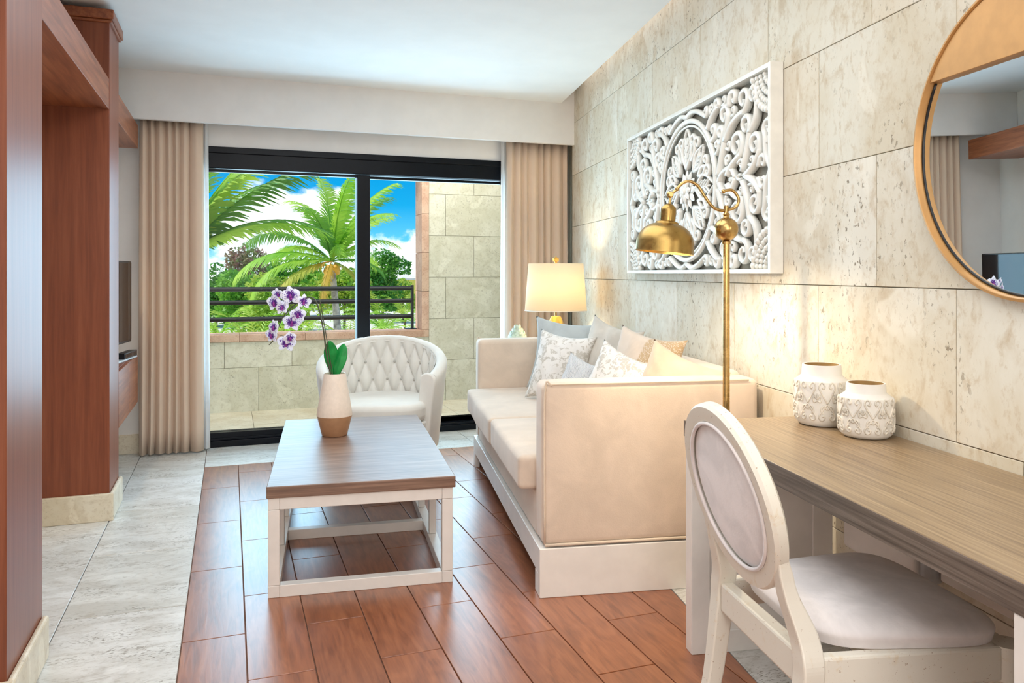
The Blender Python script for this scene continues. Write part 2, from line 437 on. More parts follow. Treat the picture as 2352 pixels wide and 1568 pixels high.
# ------------------------------------------------------------------ mesh helpers
class MB:
    def __init__(self):
        self.v = []
        self.f = []

    def add(self, vs, fs):
        b = len(self.v)
        self.v.extend(tuple(x) for x in vs)
        self.f.extend(tuple(i + b for i in f) for f in fs)
        return self

    def box(self, x0, x1, y0, y1, z0, z1):
        return self.add([(x0, y0, z0), (x1, y0, z0), (x1, y1, z0), (x0, y1, z0), (x0, y0, z1), (x1, y0, z1), (x1, y1, z1), (x0, y1, z1)],
                        [(0, 3, 2, 1), (4, 5, 6, 7), (0, 1, 5, 4), (1, 2, 6, 5), (2, 3, 7, 6), (3, 0, 4, 7)])

    def prism(self, poly, z0, z1):
        n = len(poly)
        return self.add([(x, y, z0) for x, y in poly] + [(x, y, z1) for x, y in poly],
                        [tuple(range(n - 1, -1, -1)), tuple(range(n, 2 * n))] + [(i, (i + 1) % n, (i + 1) % n + n, i + n) for i in range(n)])

    def grid(self, fn, nu, nv, close_u=False):
        vs = [fn(i / nu if close_u else i / nu, j / nv) for j in range(nv + 1) for i in range(nu + (0 if close_u else 1))]
        w = nu if close_u else nu + 1
        fs = [(j * w + i, j * w + (i + 1) % w, (j + 1) * w + (i + 1) % w, (j + 1) * w + i) for j in range(nv) for i in range(nu)]
        return self.add(vs, fs)

    def lathe(self, prof, n=32, o=(0, 0, 0), cap0=True, cap1=True):
        vs = [(o[0] + r * cos(2 * pi * i / n), o[1] + r * sin(2 * pi * i / n), o[2] + z) for r, z in prof for i in range(n)]
        k = len(prof)
        fs = [(j * n + i, j * n + (i + 1) % n, (j + 1) * n + (i + 1) % n, (j + 1) * n + i) for j in range(k - 1) for i in range(n)]
        if cap0:
            fs.append(tuple(range(n - 1, -1, -1)))
        if cap1:
            fs.append(tuple((k - 1) * n + i for i in range(n)))
        return self.add(vs, fs)

    def tube(self, pts, r, n=8, flat=1.0, up=None, closed=False):
        pts = [Vector(p) for p in pts]
        k = len(pts)
        rs = r if isinstance(r, (list, tuple)) else [r] * k
        tg = []
        for i in range(k):
            a = pts[(i - 1) % k] if closed else pts[max(i - 1, 0)]
            b = pts[(i + 1) % k] if closed else pts[min(i + 1, k - 1)]
            t = b - a
            tg.append(t.normalized() if t.length > 1e-9 else Vector((0, 0, 1)))
        nrm = Vector(up) if up else None
        if nrm is None:
            nrm = tg[0].orthogonal().normalized()
        vs = []
        for i in range(k):
            nn = nrm - tg[i] * nrm.dot(tg[i])
            nn = nn.normalized() if nn.length > 1e-6 else tg[i].orthogonal().normalized()
            if not up:
                nrm = nn
            bb = tg[i].cross(nn)
            for j in range(n):
                a = 2 * pi * j / n
                vs.append(pts[i] + nn * (cos(a) * rs[i] * flat) + bb * (sin(a) * rs[i]))
        m_ = k if closed else k - 1
        fs = [(i * n + j, i * n + (j + 1) % n, ((i + 1) % k) * n + (j + 1) % n, ((i + 1) % k) * n + j) for i in range(m_) for j in range(n)]
        if not closed:
            fs += [tuple(range(n - 1, -1, -1)), tuple((k - 1) * n + j for j in range(n))]
        return self.add(vs, fs)

    def ball(self, c, r, n=16, sc=(1, 1, 1)):
        h = n // 2
        prof = [(max(1e-4, sin(pi * i / h)) * r, -cos(pi * i / h) * r) for i in range(h + 1)]
        b = len(self.v)
        self.lathe(prof, n)
        for i in range(b, len(self.v)):
            x, y, z = self.v[i]
            self.v[i] = (c[0] + x * sc[0], c[1] + y * sc[1], c[2] + z * sc[2])
        return self

    def mesh(self, name, m, smooth=None):
        me = bpy.data.meshes.new(name)
        me.from_pydata(self.v, [], self.f)
        me.materials.append(m)
        bm = bmesh.new()
        bm.from_mesh(me)
        bmesh.ops.recalc_face_normals(bm, faces=bm.faces)
        bm.to_mesh(me)
        bm.free()
        if smooth:
            me.shade_smooth()
            if smooth < 179:
                me.set_sharp_from_angle(angle=radians(smooth))
        return me

    def obj(self, name, m, parent=None, smooth=None, bev=0, seg=2, loc=(0, 0, 0), rot=(0, 0, 0), sub=0, kind=None):
        o = bpy.data.objects.new(name, self.mesh(name, M[m] if isinstance(m, str) else m, smooth))
        COL.objects.link(o)
        o.parent = parent
        o.location = loc
        o.rotation_euler = rot
        if bev:
            b = o.modifiers.new('edge', 'BEVEL')
            b.width = bev
            b.segments = seg
            b.limit_method = 'ANGLE'
            b.angle_limit = radians(40)
            if seg > 2:
                o.data.shade_smooth()
                o.data.set_sharp_from_angle(angle=radians(50))
                b.harden_normals = False
                o.data.shade_smooth()
        if sub:
            s = o.modifiers.new('sub', 'SUBSURF')
            s.levels = s.render_levels = sub
        if kind:
            o['kind'] = kind
        return o


def tag(o, label, cat, group=None, kind=None):
    o['label'] = label
    o['category'] = cat
    if group:
        o['group'] = group
    if kind:
        o['kind'] = kind
    return o


def thing(name, label, cat, loc=(0, 0, 0), rotz=0.0, group=None, kind=None):
    o = bpy.data.objects.new(name, None)
    o.empty_display_size = 0.1
    COL.objects.link(o)
    o.location = loc
    o.rotation_euler = (0, 0, rotz)
    return tag(o, label, cat, group, kind)


def link(name, me, parent, loc=(0, 0, 0), rot=(0, 0, 0), scale=(1, 1, 1)):
    o = bpy.data.objects.new(name, me)
    COL.objects.link(o)
    o.parent = parent
    o.location = loc
    o.rotation_euler = rot
    o.scale = scale
    return o


def copy_tree(o, parent=None):
    c = o.copy()
    COL.objects.link(c)
    if parent:
        c.parent = parent
    for ch in list(o.children):
        copy_tree(ch, c)
    return c


def wq(q_, s, z=0.0):
    """a point given by distance towards (q) and along (s) the stone wall"""
    return Vector((q_ * cos(TH) + s * sin(TH), -q_ * sin(TH) + s * cos(TH), z))


def catmull(P, n=8, closed=False):
    P = [Vector(p) for p in P]
    k = len(P)
    out = []
    for i in range(k if closed else k - 1):
        p0 = P[(i - 1) % k] if closed or i > 0 else P[0] * 2 - P[1]
        p1, p2 = P[i], P[(i + 1) % k]
        p3 = P[(i + 2) % k] if closed or i + 2 < k else P[-1] * 2 - P[-2]
        for j in range(n):
            t = j / n
            out.append(0.5 * ((2 * p1) + (p2 - p0) * t + (2 * p0 - 5 * p1 + 4 * p2 - p3) * t * t + (3 * p1 - p0 - 3 * p2 + p3) * t ** 3))
    if not closed:
        out.append(P[-1])
    return out


def clip(poly, a, b, c):
    """keep the side a*x + b*y <= c"""
    out = []
    for i in range(len(poly)):
        p, q_ = poly[i], poly[(i + 1) % len(poly)]
        dp, dq = a * p[0] + b * p[1] - c, a * q_[0] + b * q_[1] - c
        if dp <= 0:
            out.append(p)
        if dp * dq < 0:
            t = dp / (dp - dq)
            out.append((p[0] + (q_[0] - p[0]) * t, p[1] + (q_[1] - p[1]) * t))
    return out


def area(p):
    return abs(sum(p[i][0] * p[(i + 1) % len(p)][1] - p[(i + 1) % len(p)][0] * p[i][1] for i in range(len(p)))) / 2


QW = 1.51                        # distance of the stone wall
CEIL = 2.546
XL, YR, YB = -0.95, -2.7, 5.86   # left wall, rear wall, window wall

# ------------------------------------------------------------------ floor
floor = thing('floor', 'floor of wood-look tiles with a pale stone border', 'floor', kind='structure')
MB().prism([(XL - 0.1, YR), (2.2, YR), wq(QW + 0.06, 6.2)[:2], (XL - 0.1, 6.0)], -0.06, -0.008).obj('grout_bed', 'grout', floor)
rc, rs_ = cos(TH), -sin(TH)
XW, YW, QS, GAP = -0.15, 5.29, 1.11, 0.0018


def tile(name, mat_, poly, clips, z0=-0.03, z1=0.0):
    for c in clips:
        poly = clip(poly, *c)
        if len(poly) < 3:
            return
    if area(poly) < 0.002:
        return
    MB().prism(poly, z0, z1).obj(name, mat_, floor, bev=0.0012, seg=1)


for i in range(15):
    x0 = XW + 0.2 * i
    off = 2.153 if i % 2 == 0 else 2.477 - 0.65
    for j in range(-4, 7):
        y0 = off + 0.65 * j
        y1 = min(y0 + 0.65, YW)
        if y1 - y0 < 0.02 or y1 < 0.3:
            continue
        tile('floor_tile', 'plank', [(x0 + GAP, y0 + GAP), (x0 + 0.2 - GAP, y0 + GAP), (x0 + 0.2 - GAP, y1 - GAP), (x0 + GAP, y1 - GAP)],
             [(rc, rs_, QS - GAP)])
for k, (a, b) in enumerate(((XL - 0.05, -0.56), (-0.56, XW))):          # left border
    y = 0.83 + 0.31 * k
    while y < YB:
        y1 = min(y + 0.66, YB)
        tile('stone_slab', 'floor_stone', [(a + GAP, y + GAP), (b - GAP, y + GAP), (b - GAP, y1 - GAP), (a + GAP, y1 - GAP)], [])
        y += 0.66
x = XW
while x < 3.0:                                                           # border along the window
    tile('stone_slab', 'floor_stone', [(x + GAP, YW + GAP), (x + 0.6 - GAP, YW + GAP), (x + 0.6 - GAP, YB), (x + GAP, YB)], [(rc, rs_, QS - GAP)])
    x += 0.6
s = 0.6
while s < 6.0:                                                           # border along the stone wall
    poly = [tuple(wq(*p)[:2]) for p in ((QS + GAP, s + GAP), (QW - 0.002, s + GAP), (QW - 0.002, s + 0.6 - GAP), (QS + GAP, s + 0.6 - GAP))]
    tile('stone_slab', 'floor_stone', poly, [(0, 1, YB)])
    s += 0.6

# ------------------------------------------------------------------ ceiling, beam, plain walls
ce = MB()
ce.prism([(XL - 0.1, YR), wq(1.395, YR / cos(TH) - 0.6)[:2], wq(1.395, 5.98)[:2], (XL - 0.1, YB)], CEIL, CEIL + 0.06)
ceiling = ce.obj('ceiling', 'ceiling_paint')
tag(ceiling, 'smooth white ceiling panel above the whole room', 'ceiling', kind='structure')
up = MB().prism([(XL - 0.1, YR), (2.5, YR), (4.2, 6.1), (XL - 0.1, 6.1)], 2.80, 2.86).obj('ceiling', 'ceiling_paint')
tag(up, 'upper ceiling slab above the shadow gap', 'ceiling', kind='structure')
beam = MB().box(XL, 2.66, 5.62, 5.66, 2.225, CEIL + 0.2).box(XL, 2.66, 5.66, YB, 2.30, CEIL + 0.2).obj('beam', 'white_paint', bev=0.004)
tag(beam, 'white plaster beam above the sliding door and curtains', 'beam', kind='structure')
wb = MB().box(XL - 0.1, 2.85, YB, YB + 0.16, 2.105, 2.85).box(XL - 0.1, -0.50, YB, YB + 0.16, -0.02, 2.105).box(2.50, 2.85, YB, YB + 0.16, -0.02, 2.105)
wb = wb.obj('wall_back', 'white_paint')
tag(wb, 'white window wall around the sliding door', 'wall', kind='structure')
wl = MB().box(XL - 0.14, XL, YR, YB + 0.16, -0.02, 2.85).obj('wall_left', 'white_paint')
tag(wl, 'plain white left wall behind the television', 'wall', kind='structure')
wr = MB().box(XL - 0.14, 2.3, YR - 0.12, YR, -0.02, 2.85).obj('wall_rear', 'white_paint')
tag(wr, 'plain white rear wall behind the viewer', 'wall', kind='structure')
bbd = MB().box(XL, -0.5, YB - 0.018, YB, 0, 0.13).obj('baseboard_back', 'base_stone', bev=0.003)
tag(bbd, 'stone baseboard left of the door behind the left curtain', 'baseboard', kind='structure')

# ------------------------------------------------------------------ stone wall
wall = thing('wall_right', 'travertine block wall behind the sofa and desk', 'wall', (0, 0, 0), -TH, kind='structure')
MB().box(QW + 0.004, QW + 0.16, -3.0, 6.4, -0.02, 2.86).obj('mortar_bed', 'wall_stone_dark', wall)
Z0 = 1.178
cuts = {-3: 0.15, -2: 0.31, -1: 1.85 - 1.32, 0: 2.187 - 1.32, 1: 2.509 - 1.98, 2: 1.87 - 0.66, 3: 0.4}
rnd = random.Random(3)
for k in range(-3, 5):
    z0, z1 = max(0.0, Z0 + 0.406 * k), min(2.85, Z0 + 0.406 * (k + 1))
    s = cuts.get(k, 0.2) - 0.66
    while s < 6.0:
        L = 0.66 + (0.34 - 0.66 if k == 2 and 1.6 < s < 2.0 else 0)
        s1 = s + L
        if s1 > 0.55:
            d = rnd.uniform(0, 0.0016)
            MB().box(QW - 0.006 - d, QW + 0.02, s + 0.0013, min(s1, 6.05) - 0.0013, z0 + 0.0013, z1 - 0.0013).obj('stone_block', 'wall_stone', wall, bev=0.0012, seg=1)
        s = s1

# ------------------------------------------------------------------ sliding door
door = thing('door_1', 'black framed sliding glass door to the balcony', 'door', (0, YB, 0), kind='structure')
D0, D1 = -0.50, 2.50
MB().box(D0, D1, 0.0, 0.14, 1.955, 2.105).box(D0, D1, -0.012, 0.0, 2.06, 2.105).obj('door_header', 'black_alu', door, bev=0.004)
MB().box(D0, D1, -0.005, 0.14, 0.0, 0.045).box(D0, D1, 0.01, 0.05, 0.045, 0.062).box(D0, D1, 0.07, 0.11, 0.045, 0.10).obj('door_threshold', 'black_alu', door, bev=0.003)
for x in (D0, D1 - 0.05):
    MB().box(x, x + 0.05, 0, 0.14, 0.045, 1.955).obj('door_jamb', 'black_alu', door, bev=0.003)
for x0, x1, y0 in ((D0 + 0.05, 0.985, 0.01), (0.89, D1 - 0.05, 0.07)):
    sash = MB()
    sash.box(x0, x0 + 0.095, y0, y0 + 0.045, 0.062, 1.95).box(x1 - 0.095, x1, y0, y0 + 0.045, 0.062, 1.95)
    sash.box(x0 + 0.095, x1 - 0.095, y0, y0 + 0.045, 0.062, 0.10).box(x0 + 0.095, x1 - 0.095, y0, y0 + 0.045, 1.93, 1.95)
    so = sash.obj('door_sash', 'black_alu', door, bev=0.003)
    MB().box(x0 + 0.09, x1 - 0.09, y0 + 0.02, y0 + 0.026, 0.095, 1.935).obj('glass_pane', 'glass', so)

# ------------------------------------------------------------------ balcony
bf = thing('floor_balcony', 'stone slab floor of the balcony outside the door', 'floor', kind='structure')
MB().box(-1.6, 3.6, YB + 0.14, 7.32, -0.12, -0.015).obj('slab_bed', 'grout', bf)
for i in range(9):
    for j in range(2):
        MB().box(-1.5 + 0.56 * i + 0.0015, -0.94 + 0.56 * i - 0.0015, 6.0 + 0.65 * j + 0.0015, 6.65 + 0.65 * j - 0.0015, -0.03, 0.0).obj('stone_slab', 'base_stone', bf)
bw = thing('wall_balcony', 'balcony wall of coral stone blocks with a wide opening', 'wall', (0, 7.3, 0), kind='structure')
OX1, OZ0, OZ1 = 1.715, 0.615, 2.15      # right end, lower and upper edge of the opening
bk = MB()
bk.box(-1.6, OX1 + 0.07, 0.01, 0.24, -0.1, OZ0).box(OX1 + 0.07, 3.7, 0.01, 0.24, -0.1, 3.0).box(-1.6, OX1 + 0.07, 0.01, 0.24, OZ1 + 0.06, 3.0)
bk.obj('mortar_bed', 'wall_stone_dark', bw)


def balcony_block(x0, x1, z0, z1):
    if x1 - x0 < 0.02 or z1 - z0 < 0.02:
        return
    MB().box(x0 + 0.0015, x1 - 0.0015, -rnd.uniform(0.0, 0.002), 0.02, z0 + 0.0015, z1 - 0.0015).obj('stone_block', 'balcony_stone', bw, bev=0.001, seg=1)


for k in range(8):
    z0, z1 = -0.01 + 0.397 * k, -0.01 + 0.397 * (k + 1)
    off = 2.235 if k % 2 else 1.95
    for j in range(-8, 5):
        a, b = off + 0.57 * j, off + 0.57 * (j + 1)
        a, b = max(a, -1.6), min(b, 3.7)
        if b <= a:
            continue
        if z0 < OZ0 < z1:                                   # parapet and pier parts of the course
            balcony_block(a, min(b, OX1 + 0.07), z0, OZ0)
            balcony_block(max(a, OX1 + 0.07), b, z0, z1)
        elif z1 <= OZ0:
            balcony_block(a, b, z0, z1)
        elif z0 >= OZ1 + 0.05:
            balcony_block(a, b, z0, z1)
        elif z1 > OZ1 + 0.06:
            balcony_block(max(a, OX1 + 0.07), b, z0, z1)
            balcony_block(a, min(b, OX1 + 0.07), OZ1 + 0.06, z1)
        else:
            balcony_block(max(a, OX1 + 0.07), b, z0, z1)
for j in range(6):
    MB().box(-1.6 + 0.56 * j + 0.001, (-1.04 + 0.56 * j if j < 5 else OX1 + 0.07) - 0.001, -0.012, 0.27, OZ0, OZ0 + 0.065).obj('coping_stone', 'coping_stone', bw, bev=0.005)
    MB().box(-1.6 + 0.56 * j + 0.001, (-1.04 + 0.56 * j if j < 5 else OX1 + 0.07) - 0.001, -0.010, 0.26, OZ1, OZ1 + 0.06).obj('lintel_stone', 'coping_stone', bw, bev=0.004)
for j in range(4):
    zz0 = OZ0 + 0.065 + 0.3675 * j
    MB().box(OX1, OX1 + 0.07, -0.010, 0.26, zz0 + 0.001, zz0 + 0.3665).obj('jamb_stone', 'coping_stone', bw, bev=0.004)
bs = MB().box(-1.75, -1.6, YB + 0.16, 7.55, -0.1, 3.0).box(3.6, 3.75, YB + 0.16, 7.55, -0.1, 3.0).obj('wall_side', 'white_paint')
tag(bs, 'side walls that close off the balcony', 'wall', kind='structure')
bc = MB().box(-1.8, 3.8, YB + 0.16, 7.75, 2.75, 3.0).obj('ceiling', 'ceiling_paint')
tag(bc, 'white soffit over the balcony', 'ceiling', kind='structure')

rail = thing('balcony_railing', 'black steel railing with three round bars in the balcony opening', 'railing', (0, 7.46, OZ0 + 0.065))
for z in (0.125, 0.275, 0.395):
    MB().tube([(-1.55, 0, z), (OX1 - 0.055, 0, z)], 0.021, 12).obj('rail_bar', 'rail_black', rail, smooth=40)
for x in (OX1 - 0.055, -1.4):
    MB().box(x - 0.011, x + 0.011, -0.02, 0.02, 0.0, 0.425).obj('post', 'rail_black', rail, bev=0.002)
    MB().box(x - 0.07, x + 0.04, -0.04, 0.04, 0.0, 0.008).obj('base_plate', 'rail_black', rail, bev=0.002)

# ------------------------------------------------------------------ wooden built-in on the left
XF = -0.56


def pier(name, label, y0, y1, cap):
    t = thing(name, label, 'pillar', (XF, y0, 0), kind='structure')
    D = y1 - y0
    MB().box(XL - XF, 0, 0, D, 0.0, 2.47).obj('wood_panel', 'mahogany', t, bev=0.003)
    MB().box(XL - XF, 0.02, -0.02, D + 0.02, 2.47, 2.52).box(XL - XF, 0.012, -0.012, D + 0.012, 2.455, 2.47).obj('cornice', 'mahogany_h', t, bev=0.005)
    MB().box(XL - XF, 0.02, -0.02, 0.0, 0.0, 0.135).obj('baseboard_stone', 'base_stone', t, bev=0.004)
    MB().box(0.0, 0.02, 0.0008, D, 0.0, 0.135).obj('baseboard_stone', 'base_stone', t, bev=0.008)
    return t


pier('pillar_near', 'mahogany veneered pier at the left edge of the picture', 2.42, 2.845, True)
pier('pillar_far', 'mahogany veneered pier beside the television with cornice on top', 4.32, 4.66, True)


def downlight(root, x, y, z):
    r = MB().lathe([(0.042, 0.0), (0.042, -0.004), (0.034, -0.006), (0.030, 0.001)], 28, (x, y, z), False, False).obj('downlight_ring', 'chrome', root, smooth=40)
    MB().lathe([(0.030, -0.001), (0.001, -0.002)], 24, (x, y, z), False, True).obj('downlight_lens', 'spot_glow', r, smooth=40)
    sp = lamp('downlight', 'SPOT', (root.location.x + x, root.location.y + y, root.location.z + z - 0.02), (0, 0, 0), 16, (1, 0.80, 0.55), spot_size=radians(95), spot_blend=0.8, shadow_soft_size=0.03)
    return sp


sf = thing('soffit_near', 'wooden soffit shelf between the two mahogany piers', 'soffit', (XF, 2.845, 2.03), kind='structure')
MB().box(XL - XF, -0.002, 0.001, 4.32 - 2.845 - 0.001, 0, 0.15).obj('wood_board', 'mahogany_h', sf, bev=0.002)
downlight(sf, -0.20, 0.55, -0.0005)
sf2 = thing('soffit_far', 'wooden soffit shelf above the television', 'soffit', (XF, 4.66, 2.03), kind='structure')
MB().box(XL - XF, -0.002, 0.001, 5.62 - 4.66 - 0.001, 0, 0.15).obj('wood_board', 'mahogany_h', sf2, bev=0.002)
downlight(sf2, -0.17, 0.45, -0.0005)

cab = thing('television_cabinet', 'floating mahogany cabinet under the television', 'cabinet', (XF, 4.665, 0.385))
MB().box(XL - XF, -0.02, 0, 0.93, 0, 0.31).obj('cabinet_body', 'mahogany', cab, bev=0.003)
for k in range(2):
    MB().box(-0.019, 0.0, 0.003 + 0.465 * k, 0.462 + 0.465 * k, 0.003, 0.307).obj('drawer_front', 'mahogany_h', cab, bev=0.003)

a = atan2(0.125, 0.80)
tv = thing('television', 'black flat television on a stand on the floating cabinet', 'television', (-0.66, 5.13, 0.695), -a)
MB().box(-0.035, 0.008, -0.40, 0.40, 0.09, 0.60).obj('casing', 'black_plastic', tv, bev=0.006)
MB().box(0.008, 0.010, -0.39, 0.39, 0.105, 0.59).obj('screen', 'tv_black', tv)
MB().box(-0.012, 0.004, -0.05, 0.05, 0.006, 0.10).obj('neck', 'grey_plastic', tv, bev=0.003)
MB().box(-0.09, 0.07, -0.16, 0.30, 0.0, 0.012).obj('stand', 'grey_plastic', tv, bev=0.004)
dvd = thing('media_box', 'black media box lying on the cabinet in front of the television', 'media box', (-0.595, 5.28, 0.708), -0.155)
MB().box(-0.02, 0.03, -0.13, 0.13, 0.0, 0.035).obj('casing', 'black_plastic', dvd, bev=0.003)
MB().box(0.030, 0.031, -0.12, 0.12, 0.006, 0.029).obj('front_panel', 'tv_black', dvd)


# ------------------------------------------------------------------ curtains
def curtain(name, label, x0, x1, y, ztop, folds, seed, lining_side):
    t = thing(name, label, 'curtain', ((x0 + x1) / 2, y, 0))
    w = (x1 - x0)
    r = random.Random(seed)
    cum = [0]
    for i in range(folds):
        cum.append(cum[-1] + r.uniform(0.6, 1.4))
    cum = [c / cum[-1] for c in cum]
    amps = [r.uniform(0.55, 1.0) for _ in range(folds)]
    drift = [r.uniform(-1, 1) for _ in range(folds + 1)]

    def fn(u, v):
        k = 0
        while k < folds - 1 and u > cum[k + 1]:
            k += 1
        f = (u - cum[k]) / (cum[k + 1] - cum[k])
        ph = 2 * pi * f
        A = 0.034 * (0.4 + 0.6 * amps[k]) * (0.75 + 0.3 * (1 - v))
        yy = A * (1.0 - 2.0 * sqrt(max(0.0, 1 - (2 * f - 1) ** 2)))
        xx = u + 0.010 * sin(ph) * 1.2 + 0.016 * sin(pi * v) * (drift[k] * (1 - f) + drift[k + 1] * f)
        wv = 1 - 0.025 * v
        return ((xx - 0.5) * w * wv, yy, 0.012 + (ztop - 0.012) * v)
    m_ = MB().grid(fn, folds * 20, 14)
    o = m_.obj('drape', 'curtain', t, smooth=180)
    so = o.modifiers.new('thick', 'SOLIDIFY')
    so.thickness = 0.004
    xa = x1 if lining_side > 0 else x0
    lw = 0.05

    def fl(u, v):
        return ((xa - (x0 + x1) / 2) + lining_side * (-0.012 + lw * u * (1 - 0.25 * v)), 0.040 + 0.012 * sin(u * 9), 0.014 + (ztop - 0.02) * v)
    lo = MB().grid(fl, 14, 8).obj('lining', 'lining', t, smooth=180)
    MB().box(-w / 2 + 0.01, w / 2 - 0.01, -0.008, 0.008, ztop + 0.002, ztop + 0.03).obj('track', 'grey_plastic', t)
    return t


curtain('curtain', 'beige floor-length curtain on the left side of the door', -0.572, -0.165, 5.740, 2.262, 7, 4, 1)
curtain('curtain', 'beige curtain on the right side of the door behind the table lamp', 2.02, 2.555, 5.745, 2.262, 8, 9, -1)


# ------------------------------------------------------------------ sofa
sofa = thing('sofa', 'cream upholstered two-seat sofa on a white wooden base against the stone wall', 'sofa', wq(0.59, 2.88), -TH)
SL, SD = 2.10, 0.89
b = MB()
b.box(0, SD, 0.0, 0.028, 0.0, 0.185).box(0, SD, SL - 0.028, SL, 0.0, 0.185)
b.box(0.0, 0.028, 0.028, SL - 0.028, 0.085, 0.185).box(SD - 0.028, SD, 0.028, SL - 0.028, 0.085, 0.185).box(0.03, SD - 0.03, 0.028, SL - 0.028, 0.15, 0.185)
b.obj('base_frame', 'white_lacquer', sofa, bev=0.003)
MB().box(0.0, 0.028, 0.0285, 0.09, 0.0, 0.0845).obj('foot', 'white_lacquer', sofa, bev=0.003)
MB().box(0.0, 0.028, SL - 0.09, SL - 0.0285, 0.0, 0.0845).obj('foot', 'white_lacquer', sofa, bev=0.003)
MB().box(0.015, 0.70, 0.13, SL - 0.13, 0.186, 0.365).obj('seat_deck', 'sofa', sofa, bev=0.02, seg=4)


def soft_box(x0, x1, y0, y1, z0, z1, r=0.03, puff=0.0, name='cushion', mt='sofa', parent=None, n=14, wob=0.0, seed=0):
    """rounded, slightly crowned upholstery block"""
    mb = MB()
    cx_, cy_, cz_ = (x0 + x1) / 2, (y0 + y1) / 2, (z0 + z1) / 2
    h = ((x1 - x0) / 2, (y1 - y0) / 2, (z1 - z0) / 2)

    def place(p):
        c = [max(-h[i] + r, min(h[i] - r, p[i] * h[i])) for i in range(3)]
        d = Vector([p[i] * h[i] - c[i] for i in range(3)])
        if d.length > 1e-9:
            d = d.normalized() * r
        w_ = Vector((c[0] + d.x, c[1] + d.y, c[2] + d.z))
        a_, b_, c_ = (w_.x / h[0], w_.y / h[1], w_.z / h[2])
        w_.z += puff * (1 - a_ * a_) * (1 - b_ * b_) * (1 if c_ > 0 else -0.2 if c_ < 0 else 0)
        w_.x += puff * 0.5 * (1 - b_ * b_) * (1 - c_ * c_) * (1 if a_ > 0 else -1)
        w_.y += puff * 0.3 * (1 - a_ * a_) * (1 - c_ * c_) * (1 if b_ > 0 else -1)
        if wob:
            w_ += Vector(noise.noise_vector(w_ * 5.0 + Vector((seed, seed, 0)))) * wob
        return (cx_ + w_.x, cy_ + w_.y, cz_ + w_.z)

    def axis(i):
        k = r / h[i]
        inner = [(-1 + k) + (2 - 2 * k) * j / n for j in range(n + 1)]
        e = [1 - k * (1 - sin(t) / 1) for t in ()]
        st = [-1, -1 + 0.15 * k, -1 + 0.4 * k, -1 + 0.7 * k]
        return st + inner + [-x for x in reversed(st)]
    AX = [axis(i) for i in range(3)]
    for ax in range(3):
        A, B = AX[(ax + 1) % 3], AX[(ax + 2) % 3]
        for sg in (-1, 1):
            def fn(u, v, A=A, B=B, ax=ax, sg=sg):
                p = [0, 0, 0]
                p[ax] = sg
                p[(ax + 1) % 3] = A[int(round(u * (len(A) - 1)))]
                p[(ax + 2) % 3] = B[int(round(v * (len(B) - 1)))]
                return place(p)
            mb.grid(fn, len(A) - 1, len(B) - 1)
    o = mb.obj(name, mt, parent, smooth=180)
    bm = bmesh.new()
    bm.from_mesh(o.data)
    bmesh.ops.remove_doubles(bm, verts=bm.verts, dist=1e-5)
    bmesh.ops.recalc_face_normals(bm, faces=bm.faces)
    bm.to_mesh(o.data)
    bm.free()
    o.data.shade_smooth()
    return o


soft_box(0.012, SD - 0.005, 0.006, 0.145, 0.19, 0.805, 0.028, 0.004, 'arm', 'sofa', sofa)
soft_box(0.012, SD - 0.005, SL - 0.145, SL - 0.006, 0.19, 0.805, 0.028, 0.004, 'arm', 'sofa', sofa)
soft_box(0.735, SD - 0.005, 0.147, SL - 0.147, 0.19, 0.82, 0.035, 0.006, 'backrest', 'sofa', sofa)
mid = 0.95
soft_box(-0.055, 0.73, 0.15, mid - 0.004, 0.366, 0.505, 0.022, 0.014, 'seat_cushion', 'sofa', sofa, wob=0.004, seed=2)
soft_box(-0.060, 0.73, mid + 0.004, SL - 0.15, 0.366, 0.505, 0.022, 0.014, 'seat_cushion', 'sofa', sofa, wob=0.004, seed=5)
for y in (0.006, SL - 0.006):
    sgn = -1 if y < 1 else 1
    MB().tube(catmull([(0.02, y, 0.20), (0.02, y, 0.76), (0.05, y, 0.796), (0.10, y, 0.80), (SD - 0.05, y, 0.80)], 6), 0.004, 6).obj('piping', 'piping', sofa, smooth=180)
    MB().tube([(0.02, y, 0.196), (SD - 0.02, y, 0.196)], 0.006, 6).obj('piping', 'piping', sofa, smooth=180)


